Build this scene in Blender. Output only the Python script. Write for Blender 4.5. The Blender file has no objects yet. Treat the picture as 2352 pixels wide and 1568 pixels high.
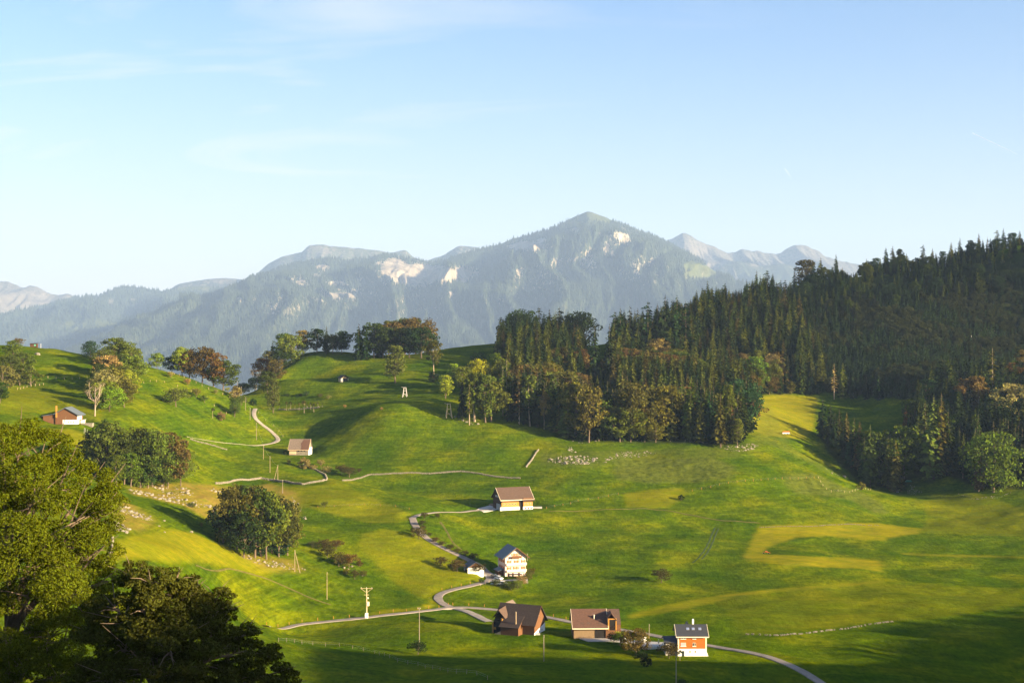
import bpy, math, random, time
import numpy as np
from mathutils import Vector, Matrix
T0 = time.time()
sc = bpy.context.scene
COL = sc.collection
R = math.radians

# ------------------------------------------------------------------ camera, sky, sun, exposure
F = 3267.0                                   # focal length in units of a 2352 wide picture (50 mm lens)
CX, CY = 1176.0, 784.0
cam_d = bpy.data.cameras.new('camera')
cam_d.lens = 50.0; cam_d.sensor_width = 36.0
cam_d.clip_start = 1.0; cam_d.clip_end = 90000.0
cam = bpy.data.objects.new('camera', cam_d); COL.objects.link(cam)
cam.location = (0, 0, 0); cam.rotation_euler = (R(90), 0, 0)
sc.camera = cam
SUN_AZ, SUN_EL = 62.0, 13.5                  # degrees: to the right of straight behind the camera, above the horizon
sdir = Vector((math.sin(R(SUN_AZ)) * math.cos(R(SUN_EL)), -math.cos(R(SUN_AZ)) * math.cos(R(SUN_EL)), math.sin(R(SUN_EL))))
sun_d = bpy.data.lights.new('sun', 'SUN'); sun_d.energy = 5.0; sun_d.angle = R(0.5); sun_d.color = (1.0, 0.79, 0.47)
sun = bpy.data.objects.new('sun', sun_d); COL.objects.link(sun)
sun.rotation_euler = sdir.to_track_quat('Z', 'Y').to_euler()
world = bpy.data.worlds.new('World'); sc.world = world; world.use_nodes = True
wn = world.node_tree.nodes; wl = world.node_tree.links
for n in list(wn): wn.remove(n)
wo = wn.new('ShaderNodeOutputWorld'); wb = wn.new('ShaderNodeBackground'); wb.inputs['Strength'].default_value = 0.061
sky = wn.new('ShaderNodeTexSky'); sky.sky_type = 'NISHITA'; sky.sun_disc = False
sky.sun_elevation = R(SUN_EL); sky.sun_rotation = math.atan2(sdir.x, sdir.y)
sky.altitude = 900; sky.air_density = 1.0; sky.dust_density = 3.2; sky.ozone_density = 4.0
# thin cirrus laid over the sky, stretched along the horizon
wtc = wn.new('ShaderNodeTexCoord'); wsep = wn.new('ShaderNodeSeparateXYZ'); wl.new(wtc.outputs['Generated'], wsep.inputs[0])
def wmath(op, a, b=None, clamp=False):
    n = wn.new('ShaderNodeMath'); n.operation = op; n.use_clamp = clamp
    for i, v in enumerate((a, b)):
        if v is None: continue
        if hasattr(v, 'links'): wl.new(v, n.inputs[i])
        else: n.inputs[i].default_value = v
    return n.outputs[0]
wz = wmath('MAXIMUM', wsep.outputs['Z'], 0.0)
wk = wmath('ADD', wz, 0.16)
wpx = wmath('DIVIDE', wsep.outputs['X'], wk); wpy = wmath('DIVIDE', wsep.outputs['Y'], wk)
wcomb = wn.new('ShaderNodeCombineXYZ'); wl.new(wpx, wcomb.inputs[0]); wl.new(wpy, wcomb.inputs[1])
wmap = wn.new('ShaderNodeMapping'); wmap.inputs['Rotation'].default_value = (0, 0, R(-14)); wmap.inputs['Scale'].default_value = (0.75, 2.0, 1.0)
wmap.inputs['Location'].default_value = (1.35, 0.6, 0)
wl.new(wcomb.outputs[0], wmap.inputs[0])
wno = wn.new('ShaderNodeTexNoise'); wno.inputs['Scale'].default_value = 1.1; wno.inputs['Detail'].default_value = 7; wno.inputs['Roughness'].default_value = 0.55; wno.inputs['Distortion'].default_value = 1.1
wl.new(wmap.outputs[0], wno.inputs['Vector'])
wr = wn.new('ShaderNodeValToRGB'); wr.color_ramp.elements[0].position = 0.48; wr.color_ramp.elements[1].position = 0.74
wl.new(wno.outputs['Fac'], wr.inputs[0])
wside = wmath('MULTIPLY_ADD', wpx, -0.6); wside.node.inputs[2].default_value = 0.36
wsc = wmath('MINIMUM', wmath('MAXIMUM', wside, 0.0), 1.0)
wveil = wmath('SUBTRACT', 1.0, wmath('DIVIDE', wz, 0.26), True)          # thin high veil that thickens towards the horizon
wlow = wmath('MULTIPLY', wmath('MULTIPLY', wveil, wveil), wmath('ADD', wmath('MULTIPLY', wsc, 0.25), 0.72))
wfac = wmath('MAXIMUM', wmath('MULTIPLY', wr.outputs[0], wmath('MULTIPLY', wsc, 0.95)), wlow)
wmix = wn.new('ShaderNodeMix'); wmix.data_type = 'RGBA'
wl.new(wfac, wmix.inputs[0])
wsat = wn.new('ShaderNodeHueSaturation'); wsat.inputs['Saturation'].default_value = 1.0; wsat.inputs['Value'].default_value = 1.0
wtint = wn.new('ShaderNodeMix'); wtint.data_type = 'RGBA'; wtint.blend_type = 'MULTIPLY'; wtint.inputs[0].default_value = 1.0; wtint.inputs[7].default_value = (1.03, 0.955, 0.92, 1)
wl.new(sky.outputs[0], wtint.inputs[6]); wl.new(wtint.outputs[2], wsat.inputs['Color'])
wl.new(wsat.outputs[0], wmix.inputs[6]); wmix.inputs[7].default_value = (4.05, 3.70, 3.35, 1)
wl.new(wmix.outputs[2], wb.inputs[0]); wl.new(wb.outputs[0], wo.inputs[0])
sc.view_settings.view_transform = 'Standard'; sc.view_settings.look = 'None'
sc.view_settings.exposure = 2.3; sc.view_settings.gamma = 1.0; sc.view_settings.use_curve_mapping = False
sc.render.engine = 'CYCLES'
sc.cycles.use_denoising = True
sc.cycles.max_bounces = 6; sc.cycles.diffuse_bounces = 3; sc.cycles.transparent_max_bounces = 6; sc.cycles.volume_bounces = 0

# ------------------------------------------------------------------ helpers
def tag(o, label=None, cat=None, group=None, kind=None):
    if label: o['label'] = label
    if cat: o['category'] = cat
    if group: o['group'] = group
    if kind: o['kind'] = kind
    return o
def link(o, parent=None):
    COL.objects.link(o)
    if parent is not None: o.parent = parent
    return o
def empty(name, loc=(0, 0, 0), rz=0.0, scale=1.0):
    o = bpy.data.objects.new(name, None); COL.objects.link(o)
    o.location = loc; o.rotation_euler = (0, 0, rz); o.scale = (scale,) * 3 if not hasattr(scale, '__len__') else scale
    o.empty_display_size = 0.3
    return o
def np_mesh(name, verts, faces, mat=None, smooth=False, attrs=None):
    """mesh from numpy arrays; faces is (n,3) or (n,4)"""
    me = bpy.data.meshes.new(name)
    verts = np.asarray(verts, dtype=np.float32); faces = np.asarray(faces, dtype=np.int32)
    k = faces.shape[1]
    me.vertices.add(len(verts)); me.vertices.foreach_set('co', verts.ravel())
    me.loops.add(faces.size); me.loops.foreach_set('vertex_index', faces.ravel())
    me.polygons.add(len(faces))
    me.polygons.foreach_set('loop_start', np.arange(len(faces), dtype=np.int32) * k)
    if smooth: me.polygons.foreach_set('use_smooth', np.ones(len(faces), dtype=bool))
    else: me.polygons.foreach_set('use_smooth', np.zeros(len(faces), dtype=bool))
    me.update(calc_edges=True)
    if attrs:
        for an, av in attrs.items():
            a = me.attributes.new(an, 'FLOAT', 'POINT'); a.data.foreach_set('value', np.asarray(av, dtype=np.float32).ravel())
    if mat: me.materials.append(mat)
    return me
def np_obj(name, verts, faces, mat=None, parent=None, smooth=False, attrs=None):
    return link(bpy.data.objects.new(name, np_mesh(name, verts, faces, mat, smooth, attrs)), parent)

class MB:
    """collects boxes, prisms, tubes and quads and links them as one mesh"""
    def __init__(s): s.v = []; s.f = []
    def add(s, vs, fs):
        b = len(s.v); s.v += [tuple(p) for p in vs]; s.f += [tuple(b + i for i in f) for f in fs]; return s
    def box(s, x0, x1, y0, y1, z0, z1):
        return s.add([(x0,y0,z0),(x1,y0,z0),(x1,y1,z0),(x0,y1,z0),(x0,y0,z1),(x1,y0,z1),(x1,y1,z1),(x0,y1,z1)],
                     [(0,3,2,1),(4,5,6,7),(0,1,5,4),(1,2,6,5),(2,3,7,6),(3,0,4,7)])
    def prism(s, poly, y0, y1, axis='y'):
        """poly = list of (a, z) extruded along y (or x)"""
        n = len(poly)
        if axis == 'y': vs = [(a, y0, z) for a, z in poly] + [(a, y1, z) for a, z in poly]
        else: vs = [(y0, a, z) for a, z in poly] + [(y1, a, z) for a, z in poly]
        fs = [tuple(range(n)), tuple(range(2*n-1, n-1, -1))] + [(i, i+n, (i+1) % n + n, (i+1) % n) for i in range(n)]
        return s.add(vs, fs)
    def slab(s, quad, th):
        """quad of 4 points thickened along its normal"""
        q = [Vector(p) for p in quad]; n = (q[1]-q[0]).cross(q[3]-q[0]).normalized() * th
        return s.add([p for p in q] + [p - n for p in q], [(0,1,2,3),(7,6,5,4),(0,4,5,1),(1,5,6,2),(2,6,7,3),(3,7,4,0)])
    def tube(s, pts, radii, n=6):
        pts = [Vector(p) for p in pts]; b = len(s.v)
        for i, p in enumerate(pts):
            d = (pts[min(i+1, len(pts)-1)] - pts[max(i-1, 0)]).normalized()
            u = d.orthogonal().normalized(); w = d.cross(u)
            for k in range(n):
                a = 2*math.pi*k/n; q = p + (u*math.cos(a) + w*math.sin(a)) * radii[i]
                s.v.append(tuple(q))
        for i in range(len(pts)-1):
            for k in range(n):
                s.f.append((b+i*n+k, b+i*n+(k+1) % n, b+(i+1)*n+(k+1) % n, b+(i+1)*n+k))
        s.f.append(tuple(b+k for k in reversed(range(n)))); e = b+(len(pts)-1)*n; s.f.append(tuple(e+k for k in range(n)))
        return s
    def mesh(s, name, mat):
        me = bpy.data.meshes.new(name); me.from_pydata(s.v, [], s.f); me.update()
        if mat: me.materials.append(mat)
        return me
    def build(s, name, mat, parent=None):
        return link(bpy.data.objects.new(name, s.mesh(name, mat)), parent)

_lat = {}
def vnoise(x, y, seed=0):
    """smooth value noise in -1..1 at lattice spacing 1"""
    if seed not in _lat: _lat[seed] = np.random.RandomState(seed).uniform(-1, 1, (256, 256))
    L = _lat[seed]
    xi = np.floor(x).astype(int); yi = np.floor(y).astype(int); fx = x - xi; fy = y - yi
    fx = fx*fx*fx*(fx*(fx*6-15)+10); fy = fy*fy*fy*(fy*(fy*6-15)+10)
    a = L[xi & 255, yi & 255]; b = L[(xi+1) & 255, yi & 255]; c = L[xi & 255, (yi+1) & 255]; d = L[(xi+1) & 255, (yi+1) & 255]
    return (a*(1-fx)+b*fx)*(1-fy) + (c*(1-fx)+d*fx)*fy
def fbm(x, y, octv=4, seed=0, gain=0.5):
    r = 0; a = 1.0; s = 0
    for o in range(octv):
        r = r + a*vnoise(x*(2**o)+o*17.3, y*(2**o)-o*9.1, seed+o); s += a; a *= gain
    return r/s
def in_poly(u, v, poly):
    inside = np.zeros(u.shape, dtype=bool); n = len(poly); j = n-1
    for i in range(n):
        xi, yi = poly[i]; xj, yj = poly[j]
        if yi != yj:
            c = ((yi > v) != (yj > v)) & (u < (xj-xi)*(v-yi)/(yj-yi)+xi)
            inside ^= c
        j = i
    return inside
def seg_dist(px, py, pts):
    """distance of arrays px,py to a polyline, and the index along it"""
    best = np.full(px.shape, 1e9); idx = np.zeros(px.shape)
    for i in range(len(pts)-1):
        ax, ay = pts[i][0], pts[i][1]; bx, by = pts[i+1][0], pts[i+1][1]
        dx, dy = bx-ax, by-ay; L = dx*dx+dy*dy+1e-9
        t = np.clip(((px-ax)*dx+(py-ay)*dy)/L, 0, 1)
        d = np.hypot(px-ax-t*dx, py-ay-t*dy); m = d < best
        best = np.where(m, d, best); idx = np.where(m, i+t, idx)
    return best, idx

# ------------------------------------------------------------------ materials
_mats = {}
def nmat(name):
    m = bpy.data.materials.new(name); m.use_nodes = True
    nt = m.node_tree; b = nt.nodes['Principled BSDF']
    return m, nt, b
def mat(name, col, rough=0.85, var=0.15, scale=3.0, bump=0.0, metal=0.0, stretch=(1, 1, 1), spec=0.3):
    """plain procedural material: base colour with noise variation in object space"""
    if name in _mats: return _mats[name]
    m, nt, b = nmat(name)
    b.inputs['Roughness'].default_value = rough; b.inputs['Metallic'].default_value = metal
    b.inputs['Specular IOR Level'].default_value = spec
    tc = nt.nodes.new('ShaderNodeTexCoord'); mp = nt.nodes.new('ShaderNodeMapping'); mp.inputs['Scale'].default_value = stretch
    nt.links.new(tc.outputs['Object'], mp.inputs[0])
    no = nt.nodes.new('ShaderNodeTexNoise'); no.inputs['Scale'].default_value = scale; no.inputs['Detail'].default_value = 5; no.inputs['Roughness'].default_value = 0.65
    nt.links.new(mp.outputs[0], no.inputs['Vector'])
    r = nt.nodes.new('ShaderNodeValToRGB')
    r.color_ramp.elements[0].position = 0.3; r.color_ramp.elements[1].position = 0.7
    r.color_ramp.elements[0].color = tuple(c*(1-var) for c in col) + (1,)
    r.color_ramp.elements[1].color = tuple(min(1, c*(1+var)) for c in col) + (1,)
    nt.links.new(no.outputs['Fac'], r.inputs[0]); nt.links.new(r.outputs[0], b.inputs['Base Color'])
    if bump:
        bp = nt.nodes.new('ShaderNodeBump'); bp.inputs['Strength'].default_value = bump; bp.inputs['Distance'].default_value = 0.1
        nt.links.new(no.outputs['Fac'], bp.inputs['Height']); nt.links.new(bp.outputs[0], b.inputs['Normal'])
    _mats[name] = m
    return m
def leaf_mat(name, trans=0.3, sat_spread=0.5):
    """leaves: the object's own colour, varied from tree to tree and within the crown"""
    if name in _mats: return _mats[name]
    m = bpy.data.materials.new(name); m.use_nodes = True; nt = m.node_tree; N = nt.nodes; L = nt.links
    for n in list(N): N.remove(n)
    out = N.new('ShaderNodeOutputMaterial'); df = N.new('ShaderNodeBsdfDiffuse'); tr = N.new('ShaderNodeBsdfTranslucent'); mx = N.new('ShaderNodeMixShader')
    mx.inputs[0].default_value = trans
    oi = N.new('ShaderNodeObjectInfo'); geo = N.new('ShaderNodeNewGeometry'); tc = N.new('ShaderNodeTexCoord')
    no = N.new('ShaderNodeTexNoise'); no.inputs['Scale'].default_value = 5.0; no.inputs['Detail'].default_value = 2
    L.new(tc.outputs['Object'], no.inputs['Vector'])
    mr = N.new('ShaderNodeMapRange'); mr.inputs[1].default_value = 0.3; mr.inputs[2].default_value = 0.7; mr.inputs[3].default_value = 0.62; mr.inputs[4].default_value = 1.42
    L.new(no.outputs['Fac'], mr.inputs[0])
    isl = N.new('ShaderNodeMapRange'); isl.inputs[3].default_value = 0.65; isl.inputs[4].default_value = 1.4
    L.new(geo.outputs['Random Per Island'], isl.inputs[0])
    mu = N.new('ShaderNodeMath'); mu.operation = 'MULTIPLY'; L.new(mr.outputs[0], mu.inputs[0]); L.new(isl.outputs[0], mu.inputs[1])
    ov = N.new('ShaderNodeMapRange'); ov.inputs[3].default_value = 0.75; ov.inputs[4].default_value = 1.25; L.new(oi.outputs['Random'], ov.inputs[0])
    mu2 = N.new('ShaderNodeMath'); mu2.operation = 'MULTIPLY'; L.new(mu.outputs[0], mu2.inputs[0]); L.new(ov.outputs[0], mu2.inputs[1])
    hs = N.new('ShaderNodeHueSaturation'); L.new(oi.outputs['Color'], hs.inputs['Color']); L.new(mu2.outputs[0], hs.inputs['Value'])
    hm = N.new('ShaderNodeMapRange'); hm.inputs[3].default_value = 0.485; hm.inputs[4].default_value = 0.515
    L.new(geo.outputs['Random Per Island'], hm.inputs[0]); L.new(hm.outputs[0], hs.inputs['Hue'])
    L.new(hs.outputs[0], df.inputs[0]); L.new(hs.outputs[0], tr.inputs[0])
    L.new(df.outputs[0], mx.inputs[1]); L.new(tr.outputs[0], mx.inputs[2]); L.new(mx.outputs[0], out.inputs[0])
    _mats[name] = m
    return m

# ------------------------------------------------------------------ terrain: heights joined by a thin plate, unseen right ridge shaped for its shadow
GP = """0 1300 430;0 1050 600;0 930 720;0 860 830;0 797 930;130 975 720;130 900 800;130 800 930;180 1000 690;250 1100 640;200 890 820;200 815 930
300 1120 620;270 1200 520;260 1290 450;320 950 760;320 840 920;380 850 930;400 935 840;400 1010 780;420 1120 650;400 1170 600;420 1230 540;450 1300 500
500 1370 500;520 892 950;500 960 880;500 1018 820;500 1060 780;500 1108 720;540 1160 670;500 1210 610;600 1290 565;580 940 980;600 1020 870;620 1060 810
620 1103 750;640 1180 680;700 1290 590;640 1360 545;610 1437 510;750 1100 745;830 1140 712;940 1182 690;900 1250 640;850 1330 590;842 1420 535
1000 1395 560;1000 1340 590;1060 1300 625;900 1088 800;1000 1150 745;880 1130 785;686 1047 850;700 1000 900;650 1015 875;800 1060 825;850 1000 855
870 932 890;870 916 945;750 945 930;700 945 960;1000 950 885;1130 977 872;1250 1004 862;1000 1030 840;1150 1040 828;1000 1087 803;1194 1098 790
1240 1032 838;1000 902 955;900 880 1000;800 875 1010;930 911 950;1020 915 930;700 870 1030;650 860 1040;700 822 1110;680 812 1140;800 813 1150
900 815 1130;1000 801 1150;1140 788 1170;640 842 1080;560 905 1020;1180 1170 730;1100 1172 735;1300 1170 738;1200 1195 715;1250 1260 672;1180 1340 612
1300 1330 625;1400 1270 668;1300 1120 775;1320 1060 815;1500 1055 830;1500 1110 790;1550 1165 750;1600 1192 738;1500 1265 672;1650 1272 670
1500 1350 605;1450 1410 555;1700 1350 605;1390 1467 500;1180 1458 512;1590 1508 470;1200 1500 462;1200 1568 392;900 1568 382;600 1568 370;700 1470 470
1000 1440 512;1500 1540 425;1700 1568 420;1640 1483 500;1750 1503 482;1890 1568 432;2000 1450 520;2200 1400 550;2350 1400 555;2350 1568 450;2000 1330 630
1750 1290 650;1750 1210 730;2000 1205 750;2200 1205 755;2350 1270 700;2350 1150 820;1720 1022 858;1730 1100 795;1850 1130 795;1900 1088 832;2000 1130 815
2110 1182 790;1850 1035 905;1950 1088 905;2080 1132 880;1740 915 1060;1860 915 1070;1800 960 980;1800 1000 930;2000 925 1060;2040 965 1010
1330 1010 862;1500 1015 857;1650 1020 852;1450 930 950;1450 850 1080;1350 810 1130;1450 790 1180;1640 710 1250;1640 800 1150;1640 900 1020
1800 690 1260;1900 655 1320;1900 760 1200;1900 850 1120;2060 630 1320;2060 760 1180;2060 880 1060;2250 605 1330;2350 590 1330;2350 700 1220;2350 800 1130;2350 900 1050
2250 1000 960;2350 1060 890;2200 1090 880"""
WP = """-420 900 -2;-500 700 -25;-400 500 -50;-300 200 -30;-330 400 -52;0 0 -3;-100 100 -27;0 100 -29;100 100 -27;0 200 -58;150 200 -52;-100 250 -60;0 300 -78;90 300 -80
350 235 15;350 265 -4;350 300 -25;350 150 14;435 285 -17;543 370 -17;500 150 18;520 450 -60;620 520 -50;300 50 8;700 650 -40;430 570 -92;560 690 -48;330 400 -72;230 300 -72;0 -200 40;-300 -200 40;300 -300 60;150 0 -4
600 1300 100;560 1000 5;480 850 -45;0 1290 -40;200 1330 -22;-200 1100 -45;-400 1100 -40;-330 1000 -9;-180 1200 -70;100 1500 -110;400 1550 -20;-400 1400 -160;700 1500 60;400 1700 -130
350 720 -92;380 500 -98;300 600 -102;450 1250 78;-130 1250 -60;-170 1060 -60"""
P3 = []
for t in GP.replace('\n', ';').split(';'):
    u, v, d = map(float, t.split()); P3.append(((u-CX)/F*d, d, -(v-CY)/F*d))
for t in WP.replace('\n', ';').split(';'): P3.append(tuple(map(float, t.split())))
P3 = np.array(P3)
SC = 100.0
def _phi(r2): return 0.5*r2*np.log(r2+1e-9)
A = P3[:, :2]/SC; n = len(A)
r2 = ((A[:, None, :]-A[None])**2).sum(-1)
K = _phi(r2) + np.eye(n)*0.02
Pm = np.hstack([np.ones((n, 1)), A])
M = np.zeros((n+3, n+3)); M[:n, :n] = K; M[:n, n:] = Pm; M[n:, :n] = Pm.T
W = np.linalg.solve(M, np.concatenate([P3[:, 2], np.zeros(3)]))
def rbf(x, y):
    sh = x.shape; x = x.ravel()/SC; y = y.ravel()/SC; out = np.empty(len(x), dtype=np.float64)
    for i in range(0, len(x), 20000):
        xs = x[i:i+20000]; ys = y[i:i+20000]
        r = ((xs[:, None]-A[None, :, 0])**2+(ys[:, None]-A[None, :, 1])**2).astype(np.float32)
        out[i:i+20000] = _phi(r) @ W[:n].astype(np.float32) + W[n]+W[n+1]*xs+W[n+2]*ys
    return out.reshape(sh)
def axis(lo, hi, step, out_lo, out_hi, g=1.09):
    a = list(np.arange(lo, hi+step/2, step)); s = step; x = a[-1]
    while x < out_hi: s *= g; x += s; a.append(x)
    s = step; x = a[0]; b = []
    while x > out_lo: s *= g; x -= s; b.append(x)
    return np.array(b[::-1]+a)
GX = axis(-345, 400, 1.7, -14500, 14500); GY = axis(360, 1130, 1.7, -2500, 24500)
cxs = np.concatenate([np.arange(-1500, 1501, 12.0)]); cys = np.arange(-700, 1901, 12.0)
CXX, CYY = np.meshgrid(cxs, cys, indexing='ij')
CZ = rbf(CXX, CYY)
def bic(Z, xs, ys, x, y):
    """bicubic (Catmull-Rom) lookup on a regular grid"""
    fx = np.clip((x-xs[0])/(xs[1]-xs[0]), 1, len(xs)-3.001); fy = np.clip((y-ys[0])/(ys[1]-ys[0]), 1, len(ys)-3.001)
    ix = fx.astype(int); iy = fy.astype(int); tx = fx-ix; ty = fy-iy
    def w(t): return [(-t+2*t*t-t**3)/2, (2-5*t*t+3*t**3)/2, (t+4*t*t-3*t**3)/2, (-t*t+t**3)/2]
    wx = w(tx); wy = w(ty); r = 0
    for i in range(4):
        for j in range(4): r = r + wx[i]*wy[j]*Z[ix-1+i, iy-1+j]
    return r
GXX, GYY = np.meshgrid(GX, GY, indexing='ij')
HZ = bic(CZ, cxs, cys, GXX, GYY)
# beyond these hills the land falls away to the valley floor
edge = np.maximum.reduce([(GYY-1330)/500, (np.abs(GXX)-850)/500, (-GYY-450)/500, np.zeros_like(GXX)])
e = np.clip(edge, 0, 1); e = e*e*(3-2*e)
HZ = HZ*(1-e) + (-520)*e
HZ += (1-e)*(1.3*fbm(GXX/100, GYY/100, 2, 15) + 2.05*fbm(GXX/42, GYY/42, 3, 11) + 0.58*fbm(GXX/13, GYY/13, 3, 21))
def terr(x, y):
    """height of the ground sheet by bilinear lookup"""
    x = np.asarray(x, dtype=float); y = np.asarray(y, dtype=float)
    ix = np.clip(np.searchsorted(GX, x)-1, 0, len(GX)-2); iy = np.clip(np.searchsorted(GY, y)-1, 0, len(GY)-2)
    tx = (x-GX[ix])/(GX[ix+1]-GX[ix]); ty = (y-GY[iy])/(GY[iy+1]-GY[iy])
    return (HZ[ix, iy]*(1-tx)+HZ[ix+1, iy]*tx)*(1-ty) + (HZ[ix, iy+1]*(1-tx)+HZ[ix+1, iy+1]*tx)*ty
RD = np.concatenate([np.arange(60, 360, 4.0), np.arange(360, 1400, 1.0)])
def ray(u, v, dmin=300.0):
    """ground point seen in that direction (metres, on the terrain)"""
    d = RD[RD >= dmin]; x = (u-CX)/F*d; z = -(v-CY)/F*d; g = terr(x, d)
    hit = np.nonzero(z <= g)[0]
    if len(hit) == 0:
        k = int(np.argmin(z-g)); return Vector((x[k], d[k], g[k]))
    k = hit[0]
    if k > 0:
        a = (z[k-1]-g[k-1]); b = (g[k]-z[k]); t = a/(a+b+1e-9); dd = d[k-1]*(1-t)+d[k]*t
    else: dd = d[k]
    xx = (u-CX)/F*dd
    return Vector((xx, dd, float(terr(xx, dd))))
def uv(x, y, z): return CX+F*x/y, CY-F*z/y
def line(spec, dmin=300.0): return [ray(*map(float, t.split()), dmin=dmin) for t in spec.split(';')]
def resample(pts, step):
    P = np.array([tuple(p)[:3] for p in pts]); seg = np.hypot(*np.diff(P[:, :2], axis=0).T); s = np.concatenate([[0], np.cumsum(seg)])
    k = max(2, int(s[-1]/step)+1); t = np.linspace(0, s[-1], k)
    q = np.stack([np.interp(t, s, P[:, i]) for i in range(3)], 1)
    return q
def smooth(P, it=3):
    P = P.copy()
    for _ in range(it): P[1:-1] = (P[:-2]+2*P[1:-1]+P[2:])/4
    return P

# level the building plots and carve the road beds
PLOTS = []                                   # (x, y, radius, z)
for (u, v, rad) in ((1590, 1506, 8), (1370, 1466, 11), (1182, 1456, 12), (1183, 1322, 10), (1185, 1169, 12), (688, 1045, 8), (152, 974, 9)):
    p = ray(u, v); PLOTS.append((p.x, p.y+5, rad, p.z))
for (x, y, rad, z) in PLOTS:
    d = np.hypot(GXX-x, GYY-y); w_ = np.clip((rad+7-d)/7, 0, 1); w_ = w_*w_*(3-2*w_); HZ = HZ*(1-w_)+z*w_
ROADS = {
 'road': ('610 1436;680 1431;760 1425;850 1416;930 1407;1000 1399;1035 1393;1080 1394;1140 1399;1200 1406;1260 1417;1330 1431;1400 1441;1480 1454;1530 1464;1600 1476;1640 1483;1700 1493;1750 1503;1800 1519;1840 1538;1880 1562;1910 1584', 1.5),
 'lane': ('1035 1393;1012 1384;1004 1374;1008 1364;1022 1357;1060 1349;1100 1340;1128 1331;1122 1316;1100 1298;1080 1286;1050 1273;1010 1253;980 1237;962 1219;952 1203;947 1188', 1.7),
 'lane.001': ('947 1188;960 1180;990 1178;1040 1175;1090 1170;1130 1169', 1.3),
 'track': ('1045 1396;1065 1400;1090 1410;1110 1420;1124 1427', 1.6),
 'track.001': ('586 938;582 946;584 958;596 970;612 982;628 994;638 1004;640 1011;630 1017;600 1021;560 1021;520 1018;480 1013;445 1006;425 1002', 1.3)}
road_pts = {}
for k, (spec, hw) in ROADS.items():
    q = smooth(resample(line(spec), 2.0), 6); q[:, 2] = terr(q[:, 0], q[:, 1]); q = np.column_stack([q[:, :2], smooth(q[:, 2:3], 8)]); road_pts[k] = q
    x0, x1 = q[:, 0].min()-12, q[:, 0].max()+12; y0, y1 = q[:, 1].min()-12, q[:, 1].max()+12
    ix = np.nonzero((GX > x0) & (GX < x1))[0]; iy = np.nonzero((GY > y0) & (GY < y1))[0]
    sub = np.ix_(ix, iy); px = GXX[sub]; py = GYY[sub]
    d, t = seg_dist(px, py, q); zt = np.interp(t, np.arange(len(q)), q[:, 2])
    w_ = np.clip((hw+4.5-d)/3.0, 0, 1); w_ = w_*w_*(3-2*w_)
    HZ[sub] = HZ[sub]*(1-w_) + (zt-0.16)*w_
road_end = time.time()

# ------------------------------------------------------------------ what grows where: mown strips, dry pasture, rough ground (real ground cover)
GU, GV = uv(GXX, np.maximum(GYY, 1.0), HZ)
GU = GU+2.2*fbm(GXX/3.5, GYY/3.5, 2, 91); GV = GV+0.9*fbm(GXX/3.5, GYY/3.5, 2, 93)
vis = (GYY > 340) & (GYY < 1300)
mow = np.zeros_like(HZ); dry = np.zeros_like(HZ); rough = np.zeros_like(HZ); dark = np.zeros_like(HZ)
def paint(arr, val, poly):
    m = in_poly(GU, GV, poly) & vis; arr[m] = val
def pl(s): return [tuple(map(float, t.split())) for t in s.split(';')]
paint(mow, 1.0, pl('1745 1208;1800 1205;1960 1200;2010 1200;2120 1214;2110 1226;2085 1226;2025 1240;1990 1238;1905 1230;1830 1234;1760 1258;1752 1272;1860 1277;1950 1280;2023 1288;2025 1312;1960 1304;1890 1302;1780 1294;1740 1290;1706 1281'))
paint(mow, 0.8, pl('1447 1409;1520 1392;1600 1375;1680 1362;1780 1352;1900 1342;2026 1332;2026 1338;1900 1350;1790 1359;1700 1368;1630 1385;1560 1400;1500 1412;1447 1421'))
paint(mow, 0.28, pl('1690 1368;1800 1360;2026 1340;2352 1350;2352 1390;2150 1420;1990 1430;1800 1452;1700 1458;1690 1440;1665 1400;1640 1384'))
paint(mow, 0.35, pl('2120 1150;2240 1130;2300 1150;2352 1170;2352 1232;2200 1226;2110 1222;2130 1200'))
paint(mow, 0.7, pl('2072 1269;2150 1272;2240 1274;2352 1277;2352 1281;2240 1279;2150 1277;2072 1273'))
paint(mow, 0.6, pl('1432 1132;1500 1124;1560 1120;1580 1130;1560 1150;1530 1166;1440 1166'))
paint(mow, 0.85, pl('1725 912;1800 905;1880 912;1875 940;1868 985;1850 1010;1760 1000;1722 985'))
paint(mow, 0.75, pl('260 1240;330 1228;400 1215;440 1222;520 1255;560 1278;600 1300;640 1310;600 1322;520 1300;450 1288;380 1290;300 1280;250 1290'))
paint(mow, 0.9, pl('995 1396;870 1410;845 1412;880 1400;960 1396;985 1384;1000 1370;1005 1376;1000 1388'))
paint(mow, 0.42, pl('880 1215;960 1225;1040 1262;1078 1290;1110 1305;1130 1320;1100 1332;1040 1348;1008 1360;998 1376;960 1372;900 1330;860 1290;820 1250;830 1225'))
paint(mow, 0.42, pl('760 1098;800 1118;850 1140;900 1160;945 1180;950 1188;920 1200;850 1200;760 1180;690 1160;640 1130;600 1112;700 1118;745 1112'))
paint(mow, 0.6, pl('100 985;170 985;240 1020;260 1050;230 1060;150 1010'))
paint(mow, 0.4, pl('0 880;60 890;150 905;230 940;240 970;180 960;100 950;0 940'))
paint(dry, 1.0, pl('300 1115;420 1108;500 1115;560 1120;620 1110;680 1130;690 1160;680 1190;560 1180;470 1190;420 1160;350 1145;300 1135'))
paint(dry, 0.9, pl('270 1150;310 1160;360 1195;320 1220;265 1215'))
paint(dry, 0.8, pl('540 1268;680 1285;700 1310;640 1315;590 1300'))
paint(rough, 1.0, pl('1415 1055;1480 1045;1560 1048;1640 1052;1690 1070;1680 1098;1600 1108;1500 1110;1420 1102;1410 1080'))
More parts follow.
